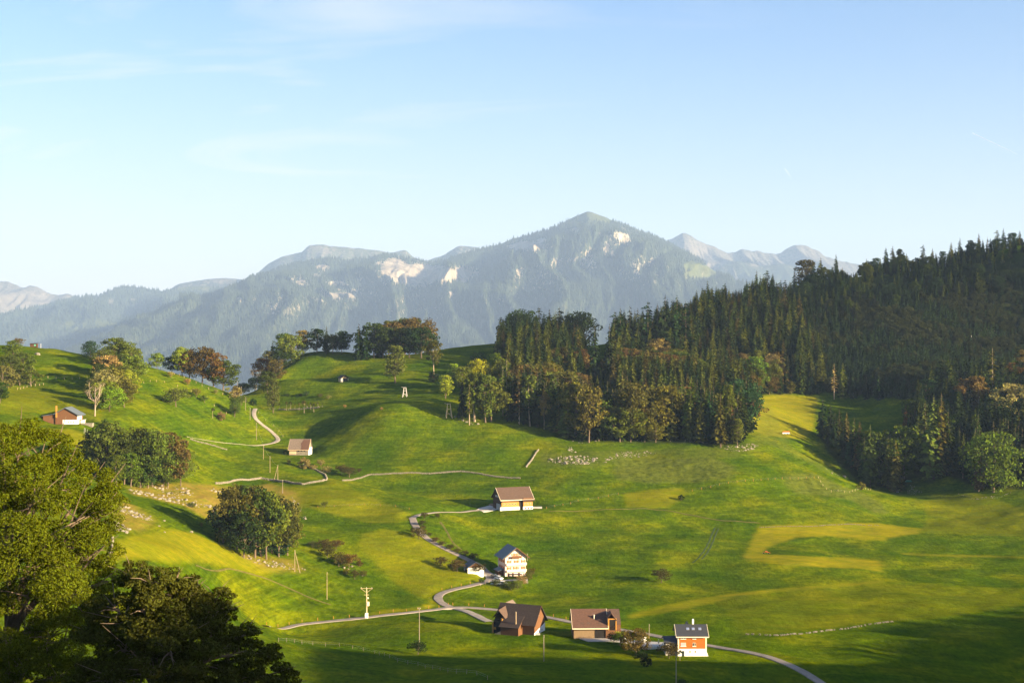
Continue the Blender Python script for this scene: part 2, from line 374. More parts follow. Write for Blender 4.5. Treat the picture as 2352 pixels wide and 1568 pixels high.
paint(rough, 0.9, pl('1800 1090;1870 1085;1930 1115;1980 1130;2030 1160;2040 1180;2010 1180;1960 1150;1900 1140;1830 1135;1805 1110'))
paint(rough, 0.6, pl('1240 1040;1700 1025;1700 1050;1420 1056;1380 1075;1240 1070'))
paint(rough, 0.5, pl('1760 915;1730 1010;1690 1032;1700 1045;1760 1020;1800 1035;1900 1085;1960 1098;1900 1075;1820 1030'))
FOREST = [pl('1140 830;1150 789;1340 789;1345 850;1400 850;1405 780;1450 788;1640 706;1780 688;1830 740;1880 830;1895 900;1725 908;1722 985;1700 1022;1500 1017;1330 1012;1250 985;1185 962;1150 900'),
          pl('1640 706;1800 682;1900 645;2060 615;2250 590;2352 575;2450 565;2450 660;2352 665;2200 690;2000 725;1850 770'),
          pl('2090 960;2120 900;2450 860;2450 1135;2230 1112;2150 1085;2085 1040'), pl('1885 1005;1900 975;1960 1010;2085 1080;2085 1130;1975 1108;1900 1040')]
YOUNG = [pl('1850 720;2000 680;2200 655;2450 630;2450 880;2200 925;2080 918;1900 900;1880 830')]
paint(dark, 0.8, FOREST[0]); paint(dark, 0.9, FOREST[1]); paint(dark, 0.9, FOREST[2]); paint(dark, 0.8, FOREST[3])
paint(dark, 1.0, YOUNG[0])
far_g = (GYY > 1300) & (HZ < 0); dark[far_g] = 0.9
def blur(a):
    b = a.copy(); b[1:-1, 1:-1] = (a[1:-1, 1:-1]*2+a[:-2, 1:-1]+a[2:, 1:-1]+a[1:-1, :-2]+a[1:-1, 2:])/6
    return b
for _ in range(2): dark = blur(dark); rough = blur(rough); dry = blur(dry)
# hummocks and small banks in the rough pasture
HZ += rough*(0.55*np.abs(fbm(GXX/5, GYY/5, 3, 31))*2-0.15) + dry*0.45*fbm(GXX/6, GYY/6, 3, 41)
mow = blur(mow)
# smear of paths worn along the meadow edges
i, j = np.meshgrid(np.arange(len(GX)-1), np.arange(len(GY)-1), indexing='ij'); a = (i*len(GY)+j).ravel(); NY = len(GY)
faces = np.stack([a, a+NY, a+NY+1, a+1], 1)
verts = np.stack([GXX.ravel(), GYY.ravel(), HZ.ravel()], 1)
gm, nt, b = nmat('meadow'); N = nt.nodes; L = nt.links
b.inputs['Roughness'].default_value = 0.9; b.inputs['Specular IOR Level'].default_value = 0.0
geo = N.new('ShaderNodeNewGeometry')
def attr(nm):
    a_ = N.new('ShaderNodeAttribute'); a_.attribute_name = nm; return a_.outputs['Fac']
def noise(scale, detail=4, rough_=0.6, stretch=(1, 1, 1), rot=0, dist=0.0):
    mp = N.new('ShaderNodeMapping'); mp.inputs['Scale'].default_value = stretch; mp.inputs['Rotation'].default_value = (0, 0, rot)
    L.new(geo.outputs['Position'], mp.inputs[0]); t = N.new('ShaderNodeTexNoise'); t.inputs['Scale'].default_value = scale
    t.inputs['Detail'].default_value = detail; t.inputs['Roughness'].default_value = rough_; t.inputs['Distortion'].default_value = dist
    L.new(mp.outputs[0], t.inputs['Vector']); return t.outputs['Fac']
def ramp(fac, *st):
    r = N.new('ShaderNodeValToRGB'); e_ = r.color_ramp.elements
    while len(e_) < len(st): e_.new(0.5)
    for k, (p, c) in enumerate(st): e_[k].position = p; e_[k].color = c + (1,)
    L.new(fac, r.inputs[0]); return r.outputs[0]
def mixc(fac, c1, c2, bt='MIX'):
    m_ = N.new('ShaderNodeMix'); m_.data_type = 'RGBA'; m_.blend_type = bt
    for s, q in ((0, fac), (6, c1), (7, c2)):
        if hasattr(q, 'links'): L.new(q, m_.inputs[s])
        else: m_.inputs[s].default_value = q if s == 0 else tuple(q) + (1,)
    return m_.outputs[2]
def mth(op, a_, b_=None, clamp=False):
    m_ = N.new('ShaderNodeMath'); m_.operation = op; m_.use_clamp = clamp
    for k, q in ((0, a_), (1, b_)):
        if q is None: continue
        if hasattr(q, 'links'): L.new(q, m_.inputs[k])
        else: m_.inputs[k].default_value = q
    return m_.outputs[0]
lush = ramp(noise(0.035, 5, 0.6), (0.32, (0.036, 0.076, 0.001)), (0.52, (0.066, 0.102, 0.001)), (0.7, (0.130, 0.146, 0.001)))
fine = ramp(noise(0.55, 5, 0.72, (1, 0.5, 1), R(20)), (0.3, (0.58, 0.64, 0.6)), (0.7, (1.42, 1.34, 1.4)))
c = mixc(1.0, lush, fine, 'MULTIPLY')
c = mixc(1.0, c, ramp(noise(0.15, 4, 0.65, (0.6, 1.3, 1), R(-30), 0.6), (0.3, (0.70, 0.76, 0.7)), (0.7, (1.28, 1.2, 1.2))), 'MULTIPLY')
c = mixc(1.0, c, ramp(noise(1.0, 3, 0.6, (0.035, 0.035, 1.1)), (0.35, (0.82, 0.85, 0.82)), (0.65, (1.16, 1.13, 1.14))), 'MULTIPLY')
mown = ramp(noise(0.09, 4, 0.6, (0.5, 2.2, 1), R(8)), (0.3, (0.125, 0.140, 0.003)), (0.7, (0.225, 0.190, 0.006)))
mfine = ramp(noise(0.8, 3, 0.6, (0.25, 3, 1), R(5)), (0.3, (0.62, 0.68, 0.62)), (0.7, (1.36, 1.28, 1.3)))
c = mixc(attr('mow'), c, mixc(1.0, mown, mfine, 'MULTIPLY'))
dr = ramp(noise(0.16, 5, 0.7), (0.3, (0.12, 0.13, 0.015)), (0.5, (0.21, 0.16, 0.022)), (0.72, (0.24, 0.15, 0.045)))
c = mixc(mth('MULTIPLY', attr('dry'), 0.85), c, dr)
rg = ramp(noise(0.3, 5, 0.7), (0.35, (0.045, 0.060, 0.012)), (0.5, (0.09, 0.105, 0.014)), (0.62, (0.11, 0.13, 0.02)), (0.8, (0.16, 0.11, 0.05)))
c = mixc(mth('MULTIPLY', attr('rough'), 0.8), c, rg)
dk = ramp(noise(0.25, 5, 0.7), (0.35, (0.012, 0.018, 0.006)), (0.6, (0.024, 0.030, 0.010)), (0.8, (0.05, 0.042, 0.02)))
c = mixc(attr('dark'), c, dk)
L.new(c, b.inputs['Base Color'])
bp = N.new('ShaderNodeBump'); bp.inputs['Strength'].default_value = 0.9; bp.inputs['Distance'].default_value = 1.1
L.new(mth('ADD', noise(0.45, 6, 0.75, (1, 0.6, 1), R(25)), mth('MULTIPLY', noise(1.0, 2, 0.5, (0.035, 0.035, 0.8)), 0.9)), bp.inputs['Height'])
inv = mth('SUBTRACT', 1.0, mth('MULTIPLY', attr('mow'), 0.6)); L.new(mth('MULTIPLY', inv, 0.85), bp.inputs['Strength'])
L.new(bp.outputs[0], b.inputs['Normal'])
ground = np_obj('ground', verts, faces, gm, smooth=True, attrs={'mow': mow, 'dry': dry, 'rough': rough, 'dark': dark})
tag(ground, kind='structure')

# roads: gravelled asphalt sheets with worn verges
asph = mat('worn_asphalt', (0.21, 0.175, 0.15), 0.9, 0.25, 0.35, 0.1)
gravel = mat('pale_gravel', (0.27, 0.23, 0.19), 0.95, 0.25, 0.5, 0.1)
def strip(name, q, hw, m, lift=0.0, parent=None):
    t = np.gradient(q[:, :2], axis=0); t /= np.linalg.norm(t, axis=1)[:, None]+1e-9; nrm = np.stack([-t[:, 1], t[:, 0]], 1)
    offs = [-hw, -hw*0.4, hw*0.4, hw]; zz = [-0.05, 0.0, 0.0, -0.05]; vs = []
    for o, dz in zip(offs, zz):
        wob = 1+0.22*fbm(q[:, 0]/5, q[:, 1]/5+o, 2, 77) if abs(o) == hw else 1.0
        vs.append(np.column_stack([q[:, :2]+nrm*(np.ones(len(q))*o*wob)[:, None], q[:, 2]+dz+lift]))
    k = len(q); V = np.concatenate(vs); fs = []
    for s in range(3):
        a_ = np.arange(k-1)+s*k; fs.append(np.stack([a_, a_+1, a_+1+k, a_+k], 1))
    sk = np.column_stack([q[:, :2]-nrm*(hw+0.3), q[:, 2]-0.5]); sk2 = np.column_stack([q[:, :2]+nrm*(hw+0.3), q[:, 2]-0.5])
    b0 = len(V); V = np.concatenate([V, sk, sk2]); a_ = np.arange(k-1)
    fs.append(np.stack([a_+b0, a_+1+b0, a_+1, a_], 1)); fs.append(np.stack([a_+3*k, a_+1+3*k, a_+1+b0+k, a_+b0+k], 1))
    return np_obj(name, V, np.concatenate(fs), m, parent, smooth=False)
for kk, (k, (spec, hw)) in enumerate(ROADS.items()):
    o = strip(k.split('.')[0] if '.' not in k else k, road_pts[k], hw, gravel if 'track' in k else asph, lift=0.10+0.012*kk); tag(o, kind='structure')

# ------------------------------------------------------------------ mountains
mm, nt, b = nmat('mountain_side'); N = nt.nodes; L = nt.links; b.inputs['Roughness'].default_value = 0.95; b.inputs['Specular IOR Level'].default_value = 0.05
geo = N.new('ShaderNodeNewGeometry')
wood = ramp(noise(0.0074, 6, 0.7, (1, 1, 0.35)), (0.35, (0.016, 0.025, 0.015)), (0.6, (0.036, 0.046, 0.024)), (0.75, (0.13, 0.12, 0.06)))
rockc = ramp(noise(0.0056, 7, 0.72, (1, 1, 0.6)), (0.3, (0.14, 0.115, 0.09)), (0.5, (0.28, 0.235, 0.18)), (0.7, (0.44, 0.375, 0.29)))
rn = noise(0.022, 8, 0.8, (1, 1, 0.5), 0.0, 0.3)
rmask = mth('GREATER_THAN', mth('ADD', attr('rock'), mth('MULTIPLY', mth('SUBTRACT', rn, 0.5), 3.6)), 0.50)
pas = ramp(noise(0.004, 4), (0.3, (0.055, 0.070, 0.018)), (0.7, (0.095, 0.100, 0.028)))
c = mixc(attr('pasture'), wood, pas); c = mixc(rmask, c, mixc(attr('dim'), rockc, mixc(0.75, rockc, (0.050, 0.045, 0.040)))); L.new(c, b.inputs['Base Color'])
bp = N.new('ShaderNodeBump'); bp.inputs['Strength'].default_value = 0.8; bp.inputs['Distance'].default_value = 45.0
L.new(noise(0.012, 6, 0.7), bp.inputs['Height']); L.new(bp.outputs[0], b.inputs['Normal'])
MOUNT = {}
def mountain(name, crest, d, front, back, base, nx, ny, gul, gper, seed, rocks=(), pastures=(), p=1.25, rock_base=0.0, jag=0.0, bank=0.0):
    U = np.array([c_[0] for c_ in crest], float); V = np.array([c_[1] for c_ in crest], float)
    xs = np.linspace((U[0]-CX)/F*d, (U[-1]-CX)/F*d, nx); cz = np.interp(xs*F/d+CX, U, -(V-CY)/F*d)
    cz = np.convolve(np.pad(cz, 3, mode='edge'), np.ones(7)/7, 'valid')
    cz = cz + jag*fbm(xs/140, xs*0, 4, seed+5, 0.6)
    tt = np.concatenate([np.linspace(-1, 0, max(6, ny//8), endpoint=False), np.linspace(0, 1, ny)**1.15])
    X, Tm = np.meshgrid(xs, tt, indexing='ij'); Cz = np.repeat(cz[:, None], len(tt), 1)
    warp = fbm(X/gper/1.7, Tm*2.2, 3, seed)*0.9
    rib = 1-2*np.abs(fbm(X/gper+warp, Tm*0.9+X*0, 2, seed+9))
    rib2 = 1-2*np.abs(fbm(X/gper*3.1+warp*2, Tm*3.0, 3, seed+14))
    fr = np.clip(Tm, 0, 1); prof = np.where(Tm >= 0, (1-fr)**p, (1+Tm)**1.1)
    Y = np.where(Tm >= 0, d-front*fr, d-back*Tm) + bank*X
    Z = base+(Cz-base)*prof
    env = np.clip(fr*5, 0, 1)*np.clip((1.15-fr)*3, 0, 1)
    rib3 = 1-2*np.abs(fbm(X/gper*8.3+warp*3, Tm*5.0+rib2*0.3, 3, seed+31))
    push = gul*(rib*1.0+0.62*rib2+0.20*rib3)*env
    Y = Y-push*1.0; Z = Z+0.30*push*np.clip(fr*4, 0, 1)+jag*0.35*fbm(X/110, Tm*9, 3, seed+20)*env
    Uu, Vv = uv(X, Y, Z)
    rock = np.full(X.shape, rock_base); pas_ = np.zeros(X.shape)
    for (cu, cv, ru, rv, s) in rocks: rock = np.maximum(rock, s*np.clip(1.25-0.85*np.sqrt(((Uu-cu)/ru)**2+((Vv-cv)/rv)**2), 0, 1))
    for (cu, cv, ru, rv, s) in pastures: pas_ = np.maximum(pas_, s*np.clip(1.5-((Uu-cu)/ru)**2-((Vv-cv)/rv)**2, 0, 1))
    nyt = len(tt); i_, j_ = np.meshgrid(np.arange(nx-1), np.arange(nyt-1), indexing='ij'); a_ = (i_*nyt+j_).ravel()
    fs = np.stack([a_, a_+1, a_+nyt+1, a_+nyt], 1)
    o = np_obj(name, np.stack([X.ravel(), Y.ravel(), Z.ravel()], 1), fs, mm, smooth=True, attrs={'rock': rock, 'pasture': pas_, 'dim': np.full(X.shape, 0.0 if name == 'mountain' else 0.85)})
    tag(o, kind='structure'); MOUNT[name] = (X, Y, Z, rock, pas_, Uu, Vv, fr); return o
main_rocks = [(955, 632, 72, 30, 1.15), (905, 618, 38, 30, 1.1), (1015, 630, 34, 24, 1.1), (1060, 630, 34, 20, 1.1), (870, 606, 18, 10, .7), (1095, 630, 14, 14, .75), (1210, 567, 52, 15, 1.1), (1245, 553, 16, 8, .9), (738, 614, 22, 10, .85), (775, 650, 28, 8, .85),
              (725, 634, 22, 8, .7), (830, 640, 30, 10, .45), (1063, 645, 8, 6, 1), (1035, 675, 8, 8, .9), (690, 650, 30, 24, .62), (780, 680, 110, 22, .62), (550, 688, 8, 8, 1), (1160, 600, 10, 6, .8), (1190, 625, 18, 20, .62), (1280, 605, 18, 16, .62), (1312, 597, 14, 8, .7),
              (1393, 572, 8, 16, .9), (1405, 580, 8, 14, .8), (1352, 600, 24, 34, .62), (1320, 530, 26, 18, .62), (1430, 545, 40, 25, .62), (1250, 640, 60, 50, .48), (1480, 620, 60, 40, .48), (640, 700, 60, 40, .48), (950, 700, 80, 40, .48), (1185, 700, 120, 40, .2), (1600, 650, 60, 40, .2), (860, 700, 200, 50, .18)]
mountain('mountain', [(330, 860), (370, 805), (405, 768), (440, 735), (480, 692), (520, 668), (560, 650), (600, 636), (650, 612), (700, 602), (730, 596), (760, 592), (800, 599), (850, 592), (890, 584), (940, 592), (985, 602), (1020, 598), (1060, 586), (1100, 573), (1150, 561),
         (1180, 549), (1230, 537), (1270, 523), (1300, 508), (1325, 496), (1345, 487), (1356, 486), (1378, 495), (1410, 508), (1450, 521), (1500, 541), (1550, 566), (1600, 593), (1640, 621), (1700, 655), (1760, 692), (1900, 780), (2100, 900)],
         16900, 5800, 3900, -520, 1000, 190, 470, 1050, 3, main_rocks, [(1352, 503, 70, 16, .8), (1610, 625, 45, 20, .9), (1590, 610, 20, 12, 1), (1450, 530, 40, 10, .5)], jag=10)
mountain('mountain.001', [(-300, 770), (-50, 765), (0, 752), (60, 722), (120, 700), (170, 684), (200, 680), (235, 681), (250, 668), (290, 656), (330, 661), (380, 669), (400, 663), (450, 656), (520, 661), (560, 652), (640, 660), (800, 700)],
         19500, 5500, 2500, -520, 420, 90, 340, 990, 23, [(255, 695, 7, 9, 1), (305, 688, 10, 5, .8), (315, 698, 8, 4, .8), (470, 664, 60, 6, .3)], [(430, 662, 60, 7, 1), (265, 752, 25, 10, 1), (200, 745, 70, 10, .5)], jag=14)
mountain('mountain.002', [(-300, 640), (-100, 655), (0, 648), (22, 647), (50, 661), (75, 655), (110, 672), (135, 679), (155, 673), (172, 683), (240, 690), (400, 720)],
         22000, 4500, 1500, -520, 260, 70, 480, 700, 33, [(60, 690, 150, 40, .9)], rock_base=0.62, jag=26)
mountain('mountain.003', [(380, 670), (410, 652), (450, 644), (520, 638), (545, 641), (565, 645), (575, 641), (600, 620), (615, 606), (640, 592), (680, 582), (698, 577), (706, 563), (740, 562), (760, 565), (790, 567), (850, 573), (900, 581), (930, 573), (938, 577), (945, 590), (975, 600), (1020, 586), (1050, 566), (1060, 564), (1095, 567), (1115, 577), (1200, 600)],
         21000, 3500, 1500, -520, 360, 60, 310, 910, 43, [(740, 575, 60, 20, .6), (510, 645, 50, 8, .7)], [(800, 580, 160, 30, .5)], rock_base=0.40, jag=10)
mountain('mountain.004', [(1480, 580), (1530, 551), (1545, 549), (1562, 537), (1572, 534), (1584, 540), (1600, 551), (1640, 566), (1668, 580), (1688, 580), (1700, 573), (1712, 572), (1722, 578), (1742, 575), (1765, 583), (1792, 581), (1815, 566), (1838, 562), (1870, 570), (1895, 590), (1960, 606), (2100, 630), (2400, 640)],
         22500, 4500, 1500, -520, 420, 80, 480, 650, 53, [(1600, 590, 90, 60, .85), (1850, 600, 60, 30, .85)], rock_base=0.60, jag=26)
mountain('mountain.005', [(1560, 660), (1620, 640), (1655, 612), (1690, 600), (1720, 602), (1745, 610), (1790, 606), (1830, 612), (1880, 640), (2100, 700)],
         20500, 3500, 1500, -520, 260, 60, 340, 800, 63, [(1735, 606, 20, 8, .8)], [(1700, 640, 60, 20, .4)], rock_base=0.22, jag=14)
# spruce wood covering the near mountain sides: tiny real trees
wood_m = mat('mountain_spruce', (0.018, 0.028, 0.014), 0.95, 0.4, 0.01)
def mountain_wood(key, name, count, h, seed):
    X, Y, Z, rock, pas_, Uu, Vv, fr = MOUNT[key]; rs = np.random.RandomState(seed)
    w_ = (fr > 0.0)*(Vv < 870)*((np.hypot((Uu-1352)/1.6, Vv-489) > 16) | (key != 'mountain'))*(np.abs(Uu-CX) < 1300)*(rock < 0.58)*np.clip(1-rock*0.8, 0, 1)*np.clip(1-pas_*1.2, 0, 1)
    dx = np.abs(np.gradient(X, axis=0)); dy = np.hypot(np.gradient(Y, axis=1), np.gradient(Z, axis=1)); w_ = (w_*dx*dy).ravel(); w_ /= w_.sum()
    k = rs.choice(w_.size, count, p=w_); nyt = X.shape[1]
    i_ = np.minimum(k//nyt, X.shape[0]-2); j_ = np.minimum(k % nyt, nyt-2); a_ = rs.rand(count); b_ = rs.rand(count)
    def lp(Q): return (Q[i_, j_]*(1-a_)+Q[i_+1, j_]*a_)*(1-b_)+(Q[i_, j_+1]*(1-a_)+Q[i_+1, j_+1]*a_)*b_
    P = np.stack([lp(X), lp(Y), lp(Z)-2], 1); H = h*rs.uniform(0.55, 1.25, count); Wd = H*rs.uniform(0.16, 0.28, count); n_ = 5
    ang = np.arange(n_)*2*math.pi/n_; vs = np.zeros((count, n_+1, 3)); vs[:, :n_, 0] = P[:, 0:1]+np.cos(ang)*Wd[:, None]; vs[:, :n_, 1] = P[:, 1:2]+np.sin(ang)*Wd[:, None]; vs[:, :n_, 2] = P[:, 2:3]
    vs[:, n_] = P; vs[:, n_, 2] += H
    base = (np.arange(count)*(n_+1))[:, None, None]; f_ = np.array([[q, (q+1) % n_, n_] for q in range(n_)])[None]
    o = np_obj(name, vs.reshape(-1, 3), (base+f_).reshape(-1, 3), wood_m); tag(o, 'dark spruce wood covering the steep side of the mountain' if key == 'mountain' else 'distant spruce wood on the long blue ridge behind', 'forest', kind='stuff')
mountain_wood('mountain', 'mountain_forest', 80000, 46, 5)
mountain_wood('mountain.001', 'mountain_forest.001', 16000, 56, 6)

# ------------------------------------------------------------------ haze: one box of even thin air round the whole scene
hz = MB().box(-15000, 15000, -3000, 24800, -530, 1860).build('haze', None); tag(hz, kind='stuff')
hm = bpy.data.materials.new('thin_air'); hm.use_nodes = True; hn = hm.node_tree
for n_ in list(hn.nodes): hn.nodes.remove(n_)
ho = hn.nodes.new('ShaderNodeOutputMaterial'); hv = hn.nodes.new('ShaderNodeVolumePrincipled')
hv.inputs['Color'].default_value = (0.42, 0.61, 0.98, 1); hv.inputs['Density'].default_value = 0.36e-4; hv.inputs['Anisotropy'].default_value = 0.0
hn.links.new(hv.outputs[0], ho.inputs['Volume']); hz.data.materials.append(hm)

# ------------------------------------------------------------------ trees: builders (all built one unit high, base at the origin)
bark = mat('grey_brown_bark', (0.13, 0.095, 0.065), 0.95, 0.35, 12.0, stretch=(1, 1, 0.3))
pale_bark = mat('pale_bark', (0.34, 0.26, 0.19), 0.9, 0.3, 12.0, stretch=(1, 1, 0.3))
leafm = leaf_mat('leaves', 0.30); needlem = leaf_mat('needles', 0.12)
def quads(C, D1, D2):
    """leaf quads with centre C and half axes D1, D2"""
    n_ = len(C); V = np.stack([C-D1, C+D2*0.8, C+D1, C-D2*0.8], 1).reshape(-1, 3); f_ = np.arange(n_*4).reshape(-1, 4); return V, f_
def unit(v): return v/(np.linalg.norm(v, axis=-1, keepdims=True)+1e-9)
def leaf_cloud(rs, blobs, n_, size, shell=(0.62, 1.0), flat=0.0, elong=1.0):
    """leaf sprays through the outer shell of overlapping blobs (cx,cy,cz,rx,ry,rz)"""
    B = np.array(blobs); vol = (B[:, 3]*B[:, 4]*B[:, 5])**(0.67); k = rs.choice(len(B), n_, p=vol/vol.sum())
    d = unit(rs.normal(size=(n_, 3))); rr = rs.uniform(*shell, n_)**0.7
    C = B[k, :3]+d*rr[:, None]*B[k, 3:6]
    keep = np.ones(n_, bool)
    for q in range(len(B)):                                     # drop most of what lies deep inside a neighbour
        e_ = (((C-B[q, :3])/B[q, 3:6])**2).sum(1); keep &= ~((e_ < 0.30) & (rs.rand(n_) < 0.85))
    C = C[keep]; d = d[keep]; m_ = len(C)
    nrm = unit(d*0.7+rs.normal(size=(m_, 3))*0.75+np.array([0, 0, 0.25+flat])); a_ = unit(np.cross(nrm, rs.normal(size=(m_, 3)))); b_ = np.cross(nrm, a_)
    s = size*rs.uniform(0.55, 1.35, m_)[:, None]
    return quads(C, a_*s*elong, b_*s/elong)
def limbs(rs, blobs, th, hr, lean=0.02, up=0.5, nsides=6, extra=0):
    """trunk and one limb into each blob"""
    m_ = MB(); top = max(b_[2] for b_ in blobs); pts = []
    for k in range(6):
        t = k/5; pts.append((lean*math.sin(t*3)+rs.uniform(-.006, .006), lean*math.cos(t*4)*0.6-lean*0.6, t*top))
    m_.tube(pts, [hr*(1.25 if k == 0 else 1)*(1-0.82*k/5) for k in range(6)], nsides)
    for b_ in blobs:
        z0 = th+(b_[2]-th)*up*rs.uniform(0.3, 0.9); z0 = max(th*0.7, min(z0, b_[2])); t = z0/top*5; i_ = min(4, int(t)); f = t-i_
        s = Vector(pts[i_]).lerp(Vector(pts[i_+1]), f); e_ = Vector(b_[:3]); mid = s.lerp(e_, 0.5)+Vector((0, 0, -0.02))
        r0 = hr*(1-0.75*z0/top)*0.6
        m_.tube([s, mid, e_], [r0, r0*0.6, r0*0.2], 5)
        for _ in range(extra):
            q = e_+Vector(rs.normal(size=3)*0.7*np.array(b_[3:6])); m_.tube([mid.lerp(e_, 0.4), q], [r0*0.35, r0*0.08], 4)
    return m_
def broadleaf(seed, width=0.7, low=0.22, nb=13, n_=2600, leaf=0.020, oval=0.0, trunk_r=0.016, bush=False, tall=1.0):
    rs = np.random.RandomState(seed); blobs = []
    for k in range(nb):
        t = (k+0.5)/nb; z = low+0.10+(0.86-low)*t**0.9
        prof = math.sin(math.pi*min(1, max(0.05, (t*0.86+0.16))))**0.6
        a_ = k*2.4+rs.uniform(-.5, .5); rad = width*0.5*prof*rs.uniform(0.35, 0.72)
        if k == nb-1: rad *= 0.3
        s = width*0.5*rs.uniform(0.36, 0.56)*(0.75+0.35*prof)
        blobs.append((rad*math.cos(a_), rad*math.sin(a_), min(z, 0.97-s*0.8), s, s, s*rs.uniform(0.7, 0.95)*tall))
    sub = []
    for b_ in blobs:
        for _ in range(7):
            d = unit(rs.normal(size=3)); q = rs.uniform(0.34, 0.55); sub.append((b_[0]+d[0]*b_[3]*0.72, b_[1]+d[1]*b_[4]*0.72, min(b_[2]+d[2]*b_[5]*0.72, 0.985-b_[5]*q), b_[3]*q, b_[4]*q, b_[5]*q*0.8))
    V, f_ = leaf_cloud(rs, sub, int(n_*1.15), leaf*0.95)
    V[:, 2] = np.maximum(V[:, 2], 0.01 if bush else low*0.45)
    return (V, f_), limbs(rs, blobs, low, trunk_r)
def spruce(seed, width=0.30, low=0.06, tiers=30, droop=0.55, ragged=0.25, n_spr=7, top_bulge=0.0, bare=0.0):
    rs = np.random.RandomState(seed); C = []; D1 = []; D2 = []
    for i_ in range(tiers):
        t = (i_+rs.uniform(0, 0.7))/tiers; z = low+(0.985-low)*t
        w_ = width*0.5*((1-t)**0.75*(1-0.35*(1-t)**6)+0.02+top_bulge*math.exp(-((t-0.88)/0.08)**2))
        nb = int(5+7*(1-t))
        for k in range(nb):
            if rs.rand() < bare*(1-t): continue
            a_ = rs.uniform(0, 2*math.pi); L_ = w_*rs.uniform(1-ragged*1.4, 1+ragged*0.6); dirn = np.array([math.cos(a_), math.sin(a_), 0]); side = np.array([-math.sin(a_), math.cos(a_), 0])
            m_ = max(2, int(n_spr*(0.4+0.6*(1-t))))
            for q in range(m_):
                s = (q+0.6)/m_; c_ = dirn*L_*s+np.array([0, 0, z-droop*L_*s*s*0.8]); sp = 0.34*L_*(0.35+0.65*math.sin(math.pi*min(1, s*0.85+0.1)))+0.003
                tilt = rs.uniform(-0.7, 0.7); sd = side*math.cos(tilt)+np.array([0, 0, math.sin(tilt)])
                C.append(c_+rs.normal(size=3)*0.004); D1.append((dirn+np.array([0, 0, -droop*s]))*(L_/m_*0.85+0.003)); D2.append(sd*sp+np.array([0, 0, -0.35*sp]))
    C.append(np.array([0, 0, 0.985])); D1.append(np.array([0, 0, 0.018])); D2.append(np.array([0.004, 0, 0]))
    V, f_ = quads(np.array(C), np.array(D1), np.array(D2))
    m_ = MB().tube([(0, 0, 0), (0.002, 0, 0.4), (0, 0, 0.97)], [0.013, 0.009, 0.002], 6)
    return (V, f_), m_
def bare_tree(seed, n_main=9, spread=0.30):
    rs = np.random.RandomState(seed); m_ = MB(); m_.tube([(0, 0, 0), (0.01, 0, 0.3), (0, 0.01, 0.55)], [0.022, 0.016, 0.011], 6)
    C = []
    for k in range(n_main):
        a_ = k*2.4; z0 = rs.uniform(0.22, 0.5); s = Vector((0.005, 0, z0)); e_ = Vector((math.cos(a_)*spread*rs.uniform(.4, 1), math.sin(a_)*spread*rs.uniform(.4, 1), rs.uniform(0.7, 1.0)))
        mid = s.lerp(e_, 0.5)+Vector((math.cos(a_)*0.05, math.sin(a_)*0.05, -0.03)); m_.tube([s, mid, e_], [0.009, 0.006, 0.0025], 5)
        for q in range(7):
            t = rs.uniform(0.3, 0.95); b_ = mid.lerp(e_, t); g = b_+Vector((rs.uniform(-.11, .11), rs.uniform(-.11, .11), rs.uniform(0.04, 0.16))); m_.tube([b_, g], [0.0045, 0.0015], 4); C.append(tuple(g))
    C = np.array(C); C = np.repeat(C, 9, 0)+rs.normal(size=(len(C)*9, 3))*0.035
    n0 = len(C); nrm = unit(rs.normal(size=(n0, 3))); a_ = unit(np.cross(nrm, rs.normal(size=(n0, 3)))); b_ = np.cross(nrm, a_)
    return quads(C, a_*0.011, b_*0.008), m_
KINDS = {
 'broad_a': broadleaf(1, 0.86, 0.10, 15, 4200), 'broad_b': broadleaf(2, 0.78, 0.12, 14, 4000, oval=1), 'broad_c': broadleaf(3, 0.98, 0.09, 17, 4800), 'broad_d': broadleaf(4, 0.60, 0.13, 13, 2600, tall=1.15),
 'broad_e': broadleaf(5, 0.44, 0.30, 11, 2200, 0.018, tall=1.2), 'broad_f': broadleaf(6, 0.60, 0.34, 9, 1700, 0.021),
 'round': broadleaf(7, 1.05, 0.04, 22, 6000, 0.019), 'orchard_a': broadleaf(8, 1.40, 0.22, 10, 1700, 0.034, trunk_r=0.03, tall=0.8), 'orchard_b': broadleaf(9, 1.10, 0.26, 9, 1300, 0.034, trunk_r=0.03),
 'bush_a': broadleaf(10, 1.5, 0.02, 9, 1500, 0.045, trunk_r=0.03, bush=True), 'bush_b': broadleaf(11, 1.15, 0.02, 8, 1300, 0.045, trunk_r=0.03, bush=True),
 'whip': broadleaf(12, 0.42, 0.55, 5, 320, 0.035, trunk_r=0.02),
 'spruce_a': spruce(21, 0.38, 0.05, 34), 'spruce_b': spruce(22, 0.31, 0.10, 32, 0.7, 0.35), 'spruce_c': spruce(23, 0.40, 0.03, 32, 0.45, 0.3), 'spruce_d': spruce(24, 0.24, 0.30, 24, 0.6, 0.4, bare=0.3),
 'fir': spruce(25, 0.33, 0.22, 22, 0.25, 0.35, top_bulge=0.30, bare=0.15), 'larch': spruce(26, 0.26, 0.25, 20, 0.3, 0.4, 4, bare=0.45),
 'bare': bare_tree(27), 'young': spruce(28, 0.46, 0.02, 14, 0.35, 0.3, 4)}
PROTO = {}
for k, (cr, tr_) in KINDS.items():
    conif = k.startswith(('spruce', 'fir', 'larch', 'young'))
    PROTO[k] = (np_mesh(('needles_' if conif else 'leaves_')+k, cr[0], cr[1], needlem if conif else leafm), tr_.mesh('trunk_'+k, pale_bark if k in ('broad_e', 'broad_f', 'bare', 'whip', 'spruce_d', 'larch') else bark))
